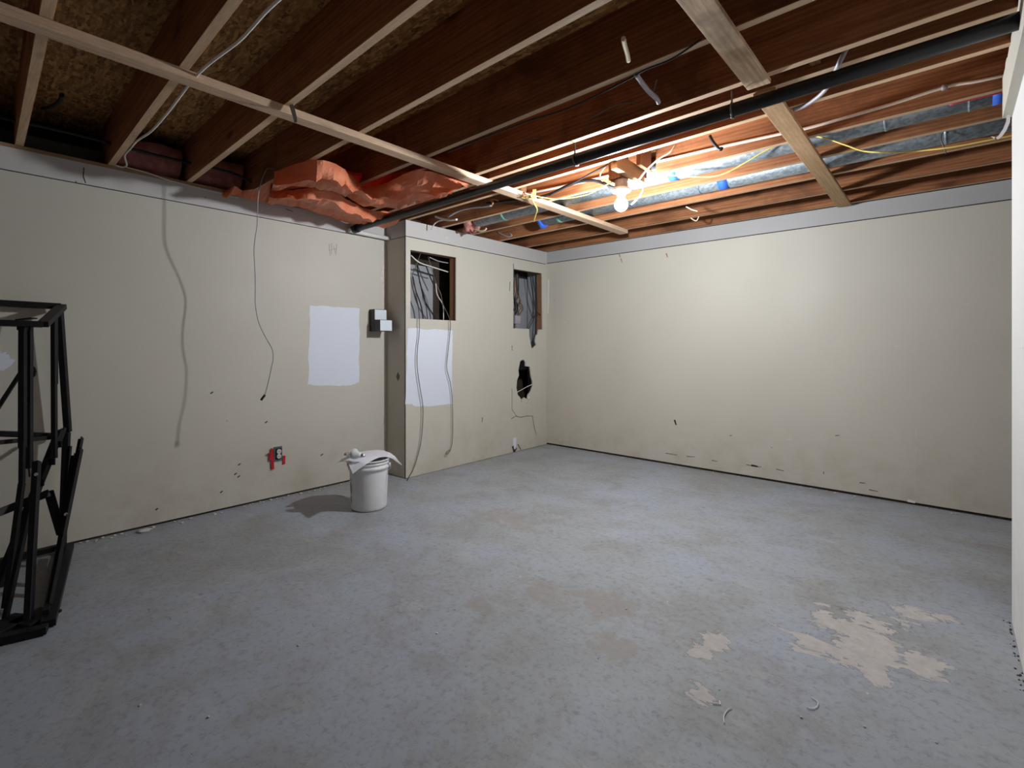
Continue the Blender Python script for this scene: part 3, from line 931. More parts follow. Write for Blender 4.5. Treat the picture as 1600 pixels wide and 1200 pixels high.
def sheet(rows, n=26, m=4, amp=.012, seed=0, bulge=None):
    R = [lerp_row([Vector(p) for p in r], n) for r in rows]
    out = []
    for i in range(len(R) - 1):
        for k in range(m):
            t = k / m
            out.append([a.lerp(b, t) for a, b in zip(R[i], R[i + 1])])
    out.append(R[-1])
    for i, r in enumerate(out):
        e = min(i, len(out) - 1 - i)
        for j, p in enumerate(r):
            w = 1.0 if 0 < e else .35
            q = Vector((p.x * 3.2 + seed, p.y * 4.5, seed))
            crease = (abs(noise.noise(q)) - .25) * 2.2 + (abs(noise.noise(q * 2.3 + Vector((3, 1, 0)))) - .25) * 1.1 + .5 * noise.noise(q * 5.1)
            p.z += amp * w * crease
            p.x += amp * .5 * w * noise.noise(q * 2.7 + Vector((9, 0, 0)))
    return out

ps = thing('plastic_sheet', 'crumpled orange plastic sheet sagging below the joists along the top of the wall', 'plastic sheet', (-3.4, 1.9, 2.2))
def Z(z, *pp):
    return [on_z(px, py, z) for px, py in pp]
def W(x, *pp):
    return [on_x(px, py, x) for px, py in pp]
lowA = W(-3.94, (417, 317), (445, 321), (470, 326), (520, 341), (560, 351), (592, 354))
lowB = Z(2.205, (421, 307), (450, 306), (480, 308), (530, 322), (575, 340), (600, 348))
lowC = Z(2.275, (425, 298), (455, 295), (490, 293), (530, 303), (568, 325), (618, 334))
MB().grid(sheet([lowA, lowB, lowC], 34, 6, .034, 1), smooth=False).build('sheet_fold', M['poly'], ps, normals=False)
upA = Z(2.282, (424, 298), (455, 294), (490, 293), (512, 297), (535, 301), (560, 318), (600, 324), (622, 326), (655, 318), (690, 305))
upB = Z(2.215, (426, 284), (452, 282), (490, 280), (520, 283), (545, 291), (575, 306), (605, 312), (640, 305), (672, 300), (708, 297))
upC = Z(2.325, (428, 268), (445, 263), (470, 253), (500, 247), (535, 261), (565, 291), (600, 289), (630, 270), (660, 263), (736, 286))
MB().grid(sheet([upA, upB, upC], 44, 6, .034, 4), smooth=False).build('sheet_fold', M['poly'], ps, normals=False)
bkA = Z(2.335, (532, 262), (548, 276), (566, 296), (592, 297), (615, 282), (640, 268), (664, 262))
bkB = [Vector((p.x - .04, p.y + .05, 2.40)) for p in Z(2.40, (530, 259), (552, 264), (575, 268), (597, 268), (620, 265), (640, 261), (664, 257))]
MB().grid(sheet([bkA, bkB], 22, 5, .02, 8), smooth=False).build('sheet_fold', M['poly_red'], ps, normals=False)
flA = W(-3.92, (345, 303), (352, 310), (360, 304), (383, 310), (400, 315), (418, 317))
flB = Z(2.34, (350, 299), (368, 290), (378, 298), (400, 296), (415, 290), (424, 284))
MB().grid(sheet([flA, flB], 16, 4, .014, 11), smooth=False).build('sheet_flap', M['poly'], ps, normals=False)
tlA = Z(2.23, (580, 350), (600, 357), (615, 352), (628, 340))
tlB = Z(2.26, (588, 341), (600, 334), (618, 332), (640, 325))
MB().grid(sheet([tlA, tlB], 14, 4, .016, 13), smooth=False).build('sheet_flap', M['poly'], ps, normals=False)

# ------------------------------------------------------------------ cables and cords
def cable(name, pts, r, mat, label, cat='cable', seg=8, group=None):
    o = MB().tube(pts, r, seg).build(name, M[mat], base='auto')
    return tag(o, label, cat, group)

cable('white_cable', Z(2.325, (470, -30), (420, 14), (392, 45), (370, 67), (310, 115), (262, 176), (236, 205)) + Z(2.35, (214, 220), (204, 232)) + Z(2.345, (195, 243), (198, 258)) +
      W(-3.955, (190, 261), (178, 257)), .0055, 'white_cable', 'thick white cable slanting between joists down to the top of the wall')
cable('wall_top_wire', W(-3.960, (196, 261), (230, 270), (262, 281), (300, 291), (340, 301), (372, 309)), .004, 'white_cable', 'thin white wire lying along the top edge of the wall left of the plastic')
hd = 3.366
hw = thing('hanging_wire', 'single thin wire hanging in front of the wall from the orange plastic', 'wire', at_d(409, 624, hd)[:])
wpts = [at_d(430, 266, 3.38)]
for px, py, d_ in ((423, 263, 3.34), (416, 266, 3.322), (408, 285, 3.320), (403, 310, 3.320), (402, 350, 3.320), (399, 370, 3.324), (397, 390, 3.344), (398, 415, 3.376), (399, 440, 3.40), (399, 460, 3.40),
                   (399, 475, 3.392), (404, 503, 3.388), (415, 527, 3.40), (425, 545, 3.396), (427, 560, 3.392), (424, 575, 3.384), (421, 590, 3.372), (414, 617, 3.366), (410, 624, 3.366)):
    wpts.append(at_d(px, py, d_))
MB().tube(wpts, .0032, 8).build('wire_body', M['grey_cable'], hw)
MB().tube([at_d(414, 617, hd), at_d(408, 625, hd)], .008, 8, smooth=False).build('end_tip', M['black_cable'], hw)
cable('black_cable', [Vector((-3.86, y, z)) for y, z in ((-.6, 2.45), (.1, 2.44), (.5, 2.445), (.9, 2.435), (1.3, 2.44), (1.48, 2.40), (1.52, 2.37))], .010, 'black_cable', 'black cable threaded through the joists beside the wall')
cable('black_cable', Z(2.50, (97, 148), (93, 158), (82, 166), (66, 170)), .010, 'black_cable', 'short curl of black cable against the strand board')
# silver tape flap on the strapping board
rows = []
for px, py, w in ((452, 160, 5), (455, 165, 5.5), (458, 174, 5.5), (461, 185, 5), (462, 192, 3.5)):
    rows.append([at_d(px - w * .6, py, 2.35), at_d(px + w * .6, py - 1.5, 2.34)])
tag(MB().grid(rows).build('tape_strip', M['grey_tape'], base='auto'), 'silver tape strip dangling over the narrow strapping board', 'tape')
# straps and thin wires in the dark bays
cable('strap_end', Z(2.345, (974, 60), (976, 70), (980, 84), (982, 95)), .009, 'cream_cord', 'short cream cable end poking between the dark joists', 'cable')
cable('strap_end', Z(2.335, (994, 116), (1002, 128), (1014, 143), (1026, 154), (1029, 160)), .011, 'grey_cable', 'short flat grey cable end sticking out below a lit joist edge', 'cable')
cable('joist_wire', Z(2.333, (700, 238), (760, 214), (822, 190), (880, 172), (930, 150), (985, 122), (1010, 108), (1050, 92), (1095, 62)), .004, 'black_cable', 'thin dark wire stapled along a joist edge beside the grey cable end', 'wire')
cable('thin_wire', Z(2.42, (752, 273), (770, 258), (790, 235), (815, 222), (850, 214), (890, 204), (935, 178), (960, 165), (985, 160), (1005, 163), (1018, 152), (1026, 125)), .0035, 'dark_wire', 'thin looping wire sagging in the dark joist bay above the black pipe', 'wire')
cable('grey_cable', Z(2.40, (1335, 50), (1326, 70)) + Z(2.336, (1313, 95)) + Z(2.332, (1305, 112), (1300, 122), (1290, 140), (1275, 154), (1256, 166), (1240, 172)), .009, 'grey_cable', 'thick grey cable curving down behind the black pipe')
# yellow cord
yc = Z(2.296, (815, 309), (826, 306), (832, 305)) + [on_z(845, 308, 2.30)] + Z(2.29, (868, 311), (893, 309), (920, 303), (945, 290), (965, 279))
cable('yellow_cord', yc, .004, 'yellow', 'yellow cord sagging from its knot towards the bulb', 'cord')
cable('yellow_cord', Z(2.285, (829, 304), (834, 317), (839, 327)) + Z(2.275, (836, 338), (834, 346)), .006, 'yellow', 'loose end of yellow cord hanging from the strapping board', 'cord')
mk = MB()
for s_ in (-1, 0, 1):
    c0 = on_z(827 + s_ * 2, 307, 2.298)
    mk.tube([c0 + Vector((-.05, .02 * s_, .0)), c0 + Vector((-.02, 0, -.008)), c0 + Vector((.03, .01 * s_, -.004)), c0 + Vector((.045, .0, .02)), c0 + Vector((.04, .01, .045))], .0045, 6)
tag(mk.build('cord_knot', M['yellow'], base='auto'), 'knot of yellow cord wrapped around the narrow strapping board', 'cord')
cable('yellow_cord', [on_y(px, py, 3.20) for px, py in ((1010, 266), (1030, 271), (1052, 274), (1075, 276))] + [on_y(px, py, 3.22) for px, py in ((1110, 276), (1135, 270), (1165, 254), (1195, 236), (1225, 222), (1240, 220))] +
      [on_y(px, py, 3.24) for px, py in ((1268, 213), (1290, 216), (1320, 226), (1350, 236), (1385, 238))] + [on_y(px, py, 3.5) for px, py in ((1420, 237), (1480, 231), (1540, 220), (1590, 210))], .0045, 'yellow',
      'long yellow cord looping past the ducts to the partition end', 'cord')
cable('cream_cord', [on_y(px, py, 2.93) for px, py in ((1056, 226), (1046, 238), (1028, 249), (1010, 266), (1000, 279), (992, 288))], .0055, 'cream_cord', 'cream cord running from the joist down to the lamp holder', 'cord')
bk = [on_y(px, py, 2.97) for px, py in ((760, 318), (800, 313), (838, 309), (862, 302), (885, 291), (905, 284), (925, 282), (940, 285), (952, 291), (962, 294))]
cable('black_cable', bk, .011, 'black_cable', 'thick black cable arching into the side of the lamp holder')
cable('black_cable', [on_y(px, py, 2.90) for px, py in ((858, 305), (880, 294), (905, 281), (930, 267), (950, 257))], .006, 'black_cable', 'thinner black cable rising beside the thick one left of the bulb')
cable('white_cable', [on_y(px, py, 2.88) for px, py in ((950, 258), (942, 265), (938, 272), (938, 279), (942, 283))], .004, 'white_cable', 'thin white wire loop left of the lamp block', 'wire')
cable('white_cable', [on_y(px, py, 2.97) for px, py in ((984, 294), (995, 294), (1003, 292), (1005, 297), (1000, 306), (993, 314), (987, 319))], .0045, 'white_cable', 'white cable looping out of the lamp holder beside the bulb')
cable('black_cable', [on_y(px, py, 2.98) for px, py in ((1109, 212), (1113, 220), (1120, 229), (1126, 234), (1128, 230))], .009, 'black_cable', 'short black cable end sticking down before the lit joist')
cable('thin_wire', [on_y(px, py, 4.37) for px, py in ((1092, 338), (1088, 345), (1080, 341))] + [on_y(1076, 336, 4.38)], .005, 'cream_cord', 'small cream wire hook under the last joists near the back wall', 'wire')
cable('thin_wire', [on_y(px, py, 3.96) for px, py in ((1072, 323), (1082, 328), (1090, 330))], .005, 'cream_cord', 'short cream wire stub under the joist right of the bulb', 'wire')
cable('thin_wire', [on_y(px, py, 3.64) for px, py in ((1472, 208), (1470, 218), (1474, 228), (1478, 240))], .003, 'dark_wire', 'thin black wire dangling across the duct near the partition', 'wire')
cable('red_wire', [on_y(px, py, 3.16) for px, py in ((1484, 164), (1520, 155), (1550, 148), (1580, 141))], .004, 'red_wire', 'red wire along the upper edge of the duct near the partition', 'wire')
# cable ends above the boxed-out wall
for i, (pp, mt, r, lab) in enumerate((
        (((680, 338), (690, 342), (702, 344), (714, 343)), 'white_cable', .009, 'white cable stub above the boxed wall, uppermost of the three'),
        (((674, 359), (678, 351), (684, 346), (692, 344)), 'white_cable', .006, 'thin white cable rising from the top of the boxed wall'),
        (((742, 358), (750, 361), (757, 360), (760, 357)), 'cream_cord', .008, 'short cream cable stub beside the pink wad'),
        (((778, 363), (786, 367), (794, 370), (800, 368), (797, 365)), 'grey_cable', .008, 'grey cable hook under the joist right of the pink wad'),
        (((700, 339), (716, 330), (735, 325), (755, 323), (768, 321)), 'grey_cable', .009, 'dusty grey cable running along the joist above the pink wad'),
        (((768, 321), (770, 317), (767, 313), (773, 311), (779, 313)), 'copper_wire', .009, 'curled copper-coloured tube end in the dark joist bay'))):
    yy = 2.95 if i in (0, 1, 4, 5) else (3.30 if i == 2 else 3.938)
    cable('cable_stub', [on_y(px, py, yy) for px, py in pp], r, mt, lab)

# cables in and below the upper left hole of the boxed-out wall
XO = XF + .028
XI = XF - .06
cable('hanging_cable', W(XI, (657, 396), (650, 416), (644, 434)) + W(XI + .01, (649, 455), (654, 480)) + W(XO, (655, 498), (655, 520), (652, 548), (652, 575), (656, 605), (661, 640), (658, 688), (651, 718), (645, 735)) + W(XO + .04, (640, 744), (636, 752)),
      .0036, 'dark_wire', 'long cable hanging from the wall opening down to the floor')
cable('hanging_cable', W(XI, (669, 401), (674, 418), (681, 442)) + W(XI + .01, (689, 460), (692, 475)) + W(XO, (703, 500), (703, 520), (700, 550), (698, 575), (704, 600), (707, 632), (707, 685), (703, 705), (697, 710), (698, 706), (703, 703)),
      .0034, 'dark_wire', 'second hanging cable from the wall opening, its looped end stopping above the floor')
for pp, mt, r, lab in (
        (((642, 399), (655, 410), (675, 417), (700, 425)), 'white_cable', .006, 'white cable crossing the top of the wall opening, lower of two'),
        (((671, 402), (685, 408), (700, 411)), 'grey_cable', .005, 'grey cable crossing the top right of the wall opening'),
        (((681, 443), (683, 460), (692, 477), (693, 500)), 'white_cable', .005, 'white cable ending at the sill of the wall opening'),
        (((664, 410), (671, 430), (680, 450)), 'black_cable', .006, 'black cable in the middle of the wall opening beside the white pair'),
        (((645, 432), (650, 455), (658, 478), (661, 498)), 'black_cable', .006, 'black cable in the wall opening, nearest its outer edge'),
        (((651, 412), (656, 440), (664, 470), (680, 497)), 'black_cable', .006, 'black cable bowing across the grey panel in the wall opening'),
        (((655, 440), (662, 460), (666, 480), (668, 499)), 'black_cable', .004, 'thin black cable dropping straight in the wall opening'),
        (((646, 420), (660, 425), (680, 431)), 'black_cable', .005, 'black cable running level across the wall opening')):
    cable('cavity_cable', W(XF - .17 if mt == 'black_cable' else XI, *pp), r, mt, lab)
# bundle in the upper right hole
for pp, mt, r, lab in (
        (((828, 425), (831, 450), (835, 475), (838, 490)), 'black_cable', .008, 'black cable in the corner opening, outermost of the four drops'),
        (((832, 426), (835, 450), (838, 470), (838, 490)), 'black_cable', .008, 'black cable in the corner opening, second of the four drops'),
        (((836, 427), (838, 455), (839, 485)), 'black_cable', .008, 'black cable in the corner opening, third of the four drops'),
        (((838, 487), (843, 491), (847, 494)), 'black_cable', .008, 'short black cable end bent to the edge of the corner opening'),
        (((838, 487), (833, 500), (826, 514)), 'black_cable', .008, 'black cable bending down to the torn lower edge of the corner opening'),
        (((838, 427), (839, 480), (838, 515), (837, 530)), 'black_cable', .008, 'black cable dropping straight into the torn notch below the corner opening')):
    cable('corner_cable', W(XF - .035, *pp), r * .55, mt, lab)
wb_ = thing('wire_bundle', 'tangle of copper and dark wires with a grey connector in the corner opening', 'wires', on_x(810, 500, XF - .15)[:])
random.seed(5)
for k in range(9):
    m_ = MB()
    p0 = (804 + random.uniform(0, 6), 428)
    P = [p0, (806 + random.uniform(-2, 5), 452), (808 + random.uniform(-4, 7), 470), (810 + random.uniform(-6, 8), 482), (807 + random.uniform(-4, 7), 492), (808 + random.uniform(-2, 3), 498)]
    m_.tube([on_x(a, b, XF - .10 - random.uniform(0, .05)) for a, b in P], .006, 6)
    m_.build('wire', M[random.choice(['copper_wire', 'dark_wire', 'black_cable', 'dark_wire'])], wb_)
c0 = on_x(808, 497, XF - .12)
MB().box(c0 + Vector((-.02, -.05, -.07)), c0 + Vector((.02, .04, .03))).build('connector', M['grey_cable'], wb_, bevel=.004)
cable('cavity_cable', W(XF - .008, (807.5, 613), (815, 609), (824, 604), (833, 600)), .004, 'white_cable', 'white cable crossing the broken hole low in the boxed wall')

# ------------------------------------------------------------------ L-shaped wall light near the inner corner
sx0, sy0, sy1 = XL, 2.525, 2.655
sc_ = thing('wall_light', 'black L-shaped wall light with two pale square faces in the wall corner', 'wall light', (sx0, 2.59, 1.33))
MB().box((sx0, sy0, 1.33), (sx0 + .08, sy1, 1.53)).build('backplate', M['black_plastic'], sc_, bevel=.002)
MB().box((sx0 + .0802, sy0, 1.33), (sx0 + .165, sy1, 1.432)).build('lower_box', M['black_plastic'], sc_, bevel=.002)
MB().box((sx0 + .080, sy0 + .004, 1.436), (sx0 + .084, sy1 - .004, 1.526)).build('upper_lens', M['white_face'], sc_)
MB().box((sx0 + .165, sy0 + .004, 1.334), (sx0 + .169, sy1 - .004, 1.428)).build('lower_lens', M['white_face'], sc_)

# ------------------------------------------------------------------ open electrical box with red tape on the left wall
ob = thing('outlet_box', 'open grey outlet box with exposed receptacle and red tape, low on the wall', 'outlet', (XL, 1.70, .29))
MB().box((XL, 1.672, .290), (XL + .006, 1.736, .405)).build('box_flange', M['box_metal'], ob, bevel=.001)
MB().box((XL + .006, 1.682, .305), (XL + .008, 1.728, .392)).build('box_opening', M['black_plastic'], ob)
m_ = MB()
for zz in (.372, .328):
    m_.lathe([(0, .012), (.014, .012), (.017, .008), (.017, 0)], (0, 0, 0), 16)
bmesh.ops.delete(m_.bm, geom=m_.bm.verts[:], context='VERTS')
for zz in (.368, .330):
    ring = [(XL + .008, 1.706 + .017 * math.cos(a), zz + .018 * math.sin(a)) for a in [2 * math.pi * k / 14 for k in range(14)]]
    m_.prism(ring, (.012, 0, 0))
m_.box((XL + .008, 1.700, .318), (XL + .016, 1.712, .380))
rc = m_.build('receptacle', M['receptacle'], ob)
for zz in (.368, .330):
    for dy in (-.006, .006):
        MB().box((XL + .0195, 1.706 + dy - .0015, zz - .006), (XL + .0205, 1.706 + dy + .0015, zz + .006)).build('slot', M['black_plastic'], rc)
for pp, dx in ((((423, 700), (427, 701), (428.5, 733), (424, 734)), .012), (((417, 709), (423, 706), (427, 707), (424, 711)), .02), (((421, 710), (427, 707), (427, 720), (421, 720)), .016), (((442, 712), (446, 712), (445.5, 725), (441, 726)), .004)):
    m_ = MB()
    m_.prism([on_x(px, py, XL + dx) for px, py in pp], (.0015, 0, 0))
    tag(m_.build('tape_strip', M['red_tape'], ob), 'red tape strip')

# ------------------------------------------------------------------ bucket, papers and spare bulbs
BX, BY = -3.235, 2.055
bu = thing('bucket', 'white plastic pail with ribbed collar standing before the boxed wall corner', 'bucket', (BX, BY, 0))
MB().lathe([(0, .002), (.118, .002), (.124, .006), (.128, .02), (.138, .275), (.139, .295), (.149, .297), (.150, .318), (.141, .320), (.141, .332), (.147, .334), (.148, .343), (.142, .345), (.142, .356), (.149, .358), (.149, .366), (.139, .366), (.136, .30), (.125, .03), (0, .028)], (BX, BY, 0), 56).build('pail_body', M['bucket'], bu)
MB().lathe([(.1425, .346), (.144, .350), (.1435, .356), (.1425, .356)], (BX, BY, 0), 56).build('plaster_smear', M['bucket_rim'], bu)
MB().lathe([(0, .345), (.10, .347), (.136, .352)], (BX, BY, 0), 40).build('inner_lid', M['bucket_rim'], bu)
# wire bail lying against the collar with its ear lugs
ex = Vector((CS, SN, 0))
fw = Vector((-SN, CS, 0))
for s_ in (-1, 1):
    c = Vector((BX, BY, .318)) + ex * (.150 * s_)
    MB().tube([c - ex * .004 * s_, c + ex * .010 * s_], .016, 14, smooth=False).build('handle_lug', M['bucket'], bu)
arc = []
for k in range(15):
    a = math.pi * k / 14
    arc.append(Vector((BX, BY, 0)) + ex * (.158 * math.cos(a)) + fw * (.158 * math.sin(a)) + Vector((0, 0, .318 - .10 * math.sin(a))))
MB().tube(arc, .003, 6).build('bail_handle', M['steel'], bu)
# faded printed oval and lines on the side of the pail
def on_pail(ang, z, off=.0012):
    r = .128 + (.138 - .128) * (z - .02) / .255 + off
    d = ex * math.sin(ang) - fw * math.cos(ang)
    return Vector((BX, BY, z)) + d * r
def strip(pp, w):
    prt = MB()
    for (a0, z0_), (a1, z1_) in zip(pp, pp[1:]):
        p, q = on_pail(a0, z0_), on_pail(a1, z1_)
        t_ = (q - p).normalized()
        nn = (ex * math.sin((a0 + a1) / 2) - fw * math.cos((a0 + a1) / 2))
        s_ = t_.cross(nn).normalized() * w / 2
        prt.bm.faces.new([prt.bm.verts.new(v) for v in (p - s_, q - s_, q + s_, p + s_)])
    prt.build('print_mark', M['print'], bu)
oval = [(-.98 + .17 * math.cos(2 * math.pi * k / 16), .165 + .038 * math.sin(2 * math.pi * k / 16)) for k in range(17)]
strip(oval, .006)
strip([(-1.04, .135), (-1.0, .165), (-.94, .19)], .005)
strip([(-.92, .14), (-.96, .17), (-1.03, .185)], .005)
for zz, a0, a1 in ((.225, -1.15, -.82), (.10, -1.10, -.84), (.086, -1.10, -.88), (.072, -1.08, -.82), (.058, -1.05, -.86)):
    strip([(a0 + (a1 - a0) * k / 4, zz) for k in range(5)], .006)

pd = 3.66
def PP(px, py, d):
    return at_d(px, py, d)
# sheet one: corners left, front, right, back, draped over the rim
def drape(corners, n=18, sag=.05, seed=0, z0=.37):
    a, b, c, d = [Vector(q) for q in corners]
    rows = []
    for i in range(n):
        t = i / (n - 1)
        r_ = []
        for j in range(n):
            u = j / (n - 1)
            p = a.lerp(b, u).lerp(d.lerp(c, u), t)
            rad = math.hypot(p.x - BX, p.y - BY)
            z = z0 + .004 * seed
            if rad > .14:
                z -= sag * min(1.8, ((rad - .14) / .08)) ** 1.25
            z += .016 * math.sin(u * 3.1) * math.sin(t * 3.1) + .006 * noise.noise((p.x * 9, p.y * 9, seed))
            r_.append(Vector((p.x, p.y, z)))
        rows.append(r_)
    return rows
def flat(px, py, z):
    return on_z(px, py, z)
top_ = [(536, 714, .366), (548, 709, .378), (560, 706, .383), (574, 704, .386), (588, 703, .388), (600, 704, .386), (609, 707, .382), (616, 712, .372), (622, 719, .352), (628, 726.5, .328)]
bot_ = [(551, 740.5, .318), (556, 737, .330), (562, 732, .347), (570, 727, .362), (577, 722, .370), (584, 718, .374), (592, 715, .375), (602, 713.5, .378), (614, 717, .360), (628, 727.5, .326)]
tp = lerp_row([flat(*q) for q in top_], 26)
bt = lerp_row([flat(*q) for q in bot_], 26)
rows = []
for k in range(11):
    t = k / 10
    r_ = []
    for j, (p, q) in enumerate(zip(tp, bt)):
        v = p.lerp(q, t)
        v.z += .016 * math.sin(math.pi * t) * (1 - .6 * j / 25) + .003 * noise.noise((v.x * 14, v.y * 14, 2))
        r_.append(v)
    rows.append(r_)
tag(MB().grid(rows, uv=True).build('paper_sheet', M['paper'], base='auto'),
    'white printed paper sheet draped over the pail, one corner hanging down its front', 'paper')
d_ = [flat(523, 716, .36), flat(545, 726, .350), flat(566, 714, .368), flat(552, 706, .372)]
tag(MB().grid(drape(d_, 14, .03, 0, .369), uv=True).build('paper_sheet', M['paper'], base='auto'),
    'second paper sheet mostly covered, its corner sticking out beyond the pail', 'paper')
def spare_bulb(tip, head, label):
    tip, head = Vector(tip), Vector(head)
    t = thing('light_bulb', label, 'light bulb', ((tip + head) / 2 - Vector((0, 0, .03)))[:], 'spare bulbs on the papers')
    ax = (head - tip).normalized()
    L = (head - tip).length
    prof = [(0, .26), (.016, .27), (.019, .38), (.030, .58), (.0345, .74), (.031, .88), (.018, .97), (0, 1.0)]
    q = ax.to_track_quat('Z', 'Y').to_matrix().to_4x4()
    m1 = MB().lathe([(r_, h_ * L) for r_, h_ in prof], (0, 0, 0), 24)
    bmesh.ops.transform(m1.bm, matrix=Matrix.Translation(tip) @ q, verts=m1.bm.verts)
    m1.build('glass', M['frost'], t)
    m2 = MB().lathe([(0, 0), (.006, .002), (.011, .012), (.0138, .014), (.0132, .017), (.0142, .020), (.0134, .023), (.0142, .026), (.0135, .030), (.016, .034), (0, .034)], (0, 0, 0), 18)
    bmesh.ops.transform(m2.bm, matrix=Matrix.Translation(tip) @ q, verts=m2.bm.verts)
    m2.build('screw_cap', M['steel'], t)
spare_bulb(at_d(537, 710, 3.60), at_d(560, 707.5, 3.66), 'frosted spare bulb on the papers, its cap pointing at the long wall')
spare_bulb(at_d(571, 712.5, 3.52), at_d(547, 709, 3.54), 'frosted spare bulb on the papers, its cap pointing at the boxed wall')

# ------------------------------------------------------------------ black steel frames leaning on the left wall
def F(px, py, z=0.012):
    return on_z(px, py, z)
def X(px, py, x):
    return on_x(px, py, x)
def D(px, py, d):
    return at_d(px, py, d)
UPV = (1, -.6, .1)

tf = thing('metal_stand', 'tall black steel frame with a rectangular top leaning against the wall', 'metal frame', F(20, 900)[:])
def bar(t, name, p, q, w, h=None, up=UPV):
    return MB().bar(p, q, w, h or w, up).build(name, M['black_metal'], t, bevel=.0015)
c_br, c_fr = X(95, 479, -3.90), D(67, 507, 2.58)
c_bl = c_br + Vector((0, -.62, .01))
c_fl = c_fr + Vector((0, -.62, .01))
bar(tf, 'top_rail', c_bl, c_br, .034, .030)
bar(tf, 'side_rail', c_br + Vector((0, .004, 0)), c_fr, .045, .030, (0, 0, 1))
bar(tf, 'top_rail', c_fl, c_fr, .030, .032)
bar(tf, 'cap_plate', D(28, 500, 2.55), D(54, 497, 2.57), .05, .006, (0, 0, 1))
bar(tf, 'upright', D(35.5, 512, 2.54), D(35, 700, 2.46), .026)
bar(tf, 'upright_lower', D(35, 690, 2.455), D(34, 758, 2.44), .020)
bar(tf, 'socket_cap', D(35.5, 506, 2.54), D(35.5, 516, 2.54), .034)
bar(tf, 'upright', D(45.5, 508, 2.575), D(45, 732, 2.50), .026)
MB().tube([D(45, 730, 2.50), D(46.5, 745, 2.50)], .004, 6).build('adjusting_rod', M['black_metal'], tf)
bar(tf, 'upright', D(84, 498, 2.76), D(85, 716, 2.66), .022)
bar(tf, 'upright', D(88.5, 494, 2.80), D(89, 600, 2.76), .010)
bar(tf, 'upright', D(93, 488, 2.86), D(106, 675, 2.90), .030)
bar(tf, 'mid_rail', D(-40, 676, 2.45), D(86, 681, 2.72), .028)
bar(tf, 'mid_rail', D(-40, 695, 2.38), D(84, 683, 2.70), .022)
bar(tf, 'cross_rail', D(97, 671, 2.84), D(86, 700, 2.70), .040, .016)
bar(tf, 'brace', D(-20, 666, 2.5), D(33, 583, 2.6), .012)
bar(tf, 'brace', D(-20, 659, 2.52), D(32, 579, 2.62), .008)
ring = [D(47 + 8 * math.cos(a), 581 + 9 * math.sin(a), 2.62) for a in [2 * math.pi * k / 16 for k in range(17)]]
wh = MB().tube(ring, .006, 8, smooth=False).build('wheel_ring', M['black_metal'], tf)
MB().tube([D(39, 581, 2.62), D(55, 581, 2.62)], .004, 6).build('spoke', M['black_metal'], wh)
MB().tube([D(47, 572, 2.62), D(47, 590, 2.62)], .004, 6).build('spoke', M['black_metal'], wh)
bar(tf, 'leg', D(104, 676, 2.88), F(97, 862), .030)
bar(tf, 'leg', D(34, 755, 2.40), F(8, 950), .022)

lf = thing('metal_rack', 'low black rectangular steel frame standing slanted on the floor against the wall', 'metal frame', F(60, 930)[:])
def ang(t, name, p, q, w, th=.004, up=UPV):
    return MB().angle(p, q, w, th, up).build(name, M['black_metal'], t)
bar(lf, 'top_rail', D(-30, 812, 2.45), D(77, 770, 2.72), .040, .012)
bar(lf, 'side_plate', D(76, 767, 2.72), D(96, 835, 2.76), .045, .006)
bar(lf, 'floor_rail', F(107, 853, .02), F(75, 975, .02), .05, .03, (0, 0, 1))
bar(lf, 'floor_rail', F(-10, 880, .03), F(92, 855, .03), .040, .03, (0, 0, 1))
bar(lf, 'front_rail', F(-12, 1002, .02), F(74, 982, .02), .045, .03, (0, 0, 1))
bar(lf, 'gusset_plate', F(38, 962, .02), F(72, 966, .02), .13, .012, (0, 0, 1))
bar(lf, 'gusset_plate', F(-10, 975, .02), F(24, 978, .02), .16, .012, (0, 0, 1))
bar(lf, 'inner_rail', F(90, 860, .045), F(72, 957, .045), .02, .02, (0, 0, 1))

bundle = 'loose black steel bars leaning in the bundle'
def loose(name, p, q, w, label, angle_iron=False, tabs=(), screws=()):
    t = thing(name, label, 'metal bar', Vector(q)[:], bundle)
    if angle_iron:
        ang(t, 'bar_body', p, q, w)
    else:
        bar(t, 'bar_body', p, q, w)
    p, q = Vector(p), Vector(q)
    for s_, l in tabs:
        c = p.lerp(q, s_)
        tgt = c + Vector((CS, SN, 0)) * l
        MB().bar(c, tgt, .035, .008, (-SN, CS, 0)).build('tab', M['black_metal'], t)
    for s_ in screws:
        c = p.lerp(q, s_)
        n_ = (EYE - c).normalized()
        MB().tube([c + n_ * w * .5, c + n_ * (w * .5 + .006)], .008, 10, smooth=False).build('screw', M['steel'], t)
loose('angle_iron', D(91, 672, 2.74), F(-8, 918), .045, 'wide black steel bar slanting behind the others with four short tabs', True, ((.10, .05), (.22, .05), (.36, .035), (.50, .035)))
loose('steel_bar', D(57.5, 721, 2.40), F(44, 972), .026, 'black square bar standing almost upright in the middle of the steel bundle', False, (), (.09,))
loose('steel_bar', D(46, 785, 2.36), F(6, 966), .026, 'black steel bar leaning to the photo edge, lowest of the bundle', True)
loose('angle_iron', D(107.5, 697, 2.80), F(93, 862, .07), .022, 'short black bar on the wall side of the steel bundle, flat-topped', True)
loose('angle_iron', D(114, 710, 2.78), F(86, 890, .07), .032, 'broad black angle bar between its two longer neighbours at the bundle edge', True)
loose('angle_iron', D(125, 684, 2.80), F(82, 905, .07), .026, 'longest black angle bar, its tip sticking out highest at the bundle edge', True)
loose('angle_iron', D(124, 702, 2.72), F(74, 945, .05), .026, 'black angle bar with a bright screw, outermost of the steel bundle', True, (), (.47,))

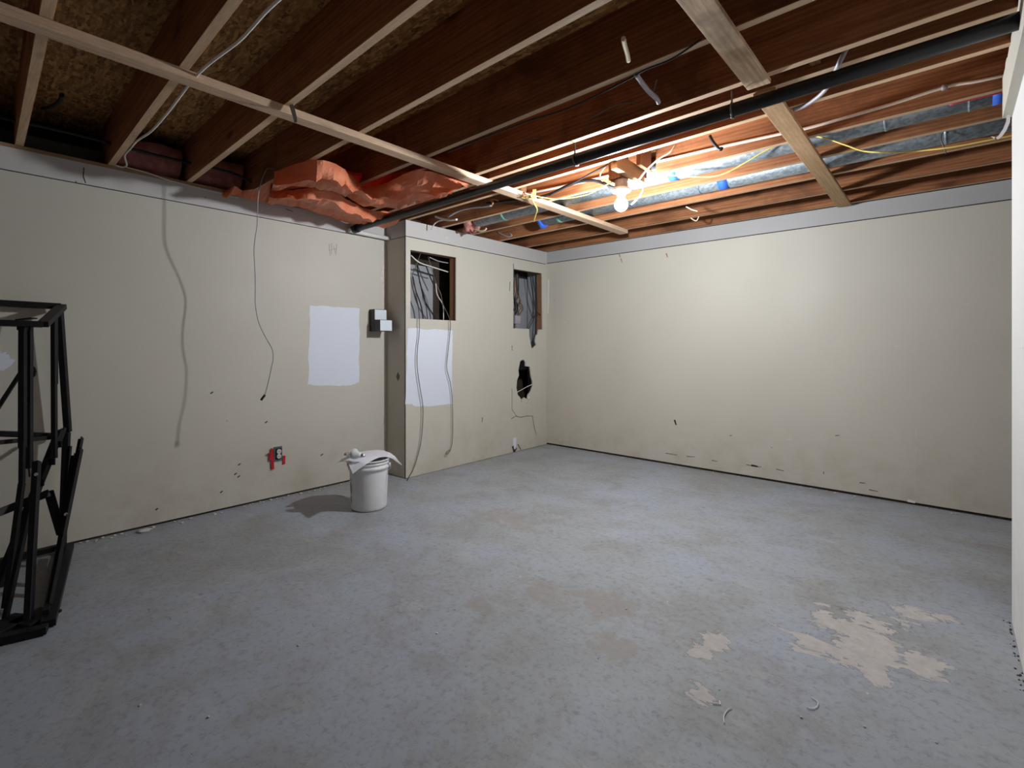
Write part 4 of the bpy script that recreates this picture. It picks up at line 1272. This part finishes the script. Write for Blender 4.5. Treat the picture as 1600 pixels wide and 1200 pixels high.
# ------------------------------------------------------------------ odds and ends
rows = [[on_y(px - 3, py, 3.0), on_y(px + 3, py + 1, 3.0)] for px, py in ((1576, 178), (1575, 190), (1570, 202), (1563, 212), (1556, 217), (1551, 213))]
tag(MB().grid(rows).build('torn_tape', M['torn'], base='auto'), 'torn white paper tape curling from the partition end', 'tape')
# crumbs along the foot of the walls
crumbs = MB()
random.seed(21)
for k in range(70):
    y = random.uniform(.3, 2.6)
    crumbs.blob((XL + abs(random.gauss(0, .03)) + .008, y, .004), random.uniform(.003, .009), (1, 1.5, .6), k, .5, 1)
for k in range(60):
    x = random.uniform(-3.6, .3)
    crumbs.blob((x, YB - abs(random.gauss(0, .03)) - .008, .004), random.uniform(.003, .008), (1.6, 1, .6), k, .5, 1)
for k in range(80):
    crumbs.blob((random.uniform(-3.4, .1), random.uniform(.4, 4.6), .002), random.uniform(.002, .006), (1, 1, .6), k, .5, 1)
tag(crumbs.build('plaster_crumbs', M['debris']), 'pale plaster crumbs scattered on the grey floor and along the walls', 'debris', kind='stuff')
dirt = MB()
for k in range(45):
    dirt.blob((.20 - abs(random.gauss(0, .012)) - .003, random.uniform(2.2, 3.06), .001), random.uniform(.002, .0045), (1, 1.8, .3), k, .6, 1)
tag(dirt.build('dirt_crumbs', M['dirt']), 'dark dirt along the foot of the partition end', 'debris', kind='stuff')
for px, py, lab, pts in ((1276, 1100, 'curled white shaving on the floor, the hook-shaped one', ((1260, 1105), (1270, 1107), (1277, 1103), (1277, 1096), (1268, 1090))),
                         (1135, 1115, 'white scrap on the floor, the arched one near the peeled spot', ((1132, 1130), (1131, 1119), (1137, 1109), (1143, 1106))),
                         (1122, 1098, 'white scrap on the floor, the short one nearest the small peeled spot', ((1113, 1099), (1119, 1099), (1125, 1100), (1124, 1095)))):
    tag(MB().tube([F(a, b, .004) for a, b in pts], .0018, 6).build('plastic_shaving', M['torn'], base='auto'), lab, 'scrap')
tag(MB().blob(on_z(193 + 32, 829, .008), .02, (1, 2.2, .5), 3, .7, 2).build('plaster_lump', M['debris'], base='auto'), 'pale plaster lump at the foot of the long wall near the steel frames', 'debris')
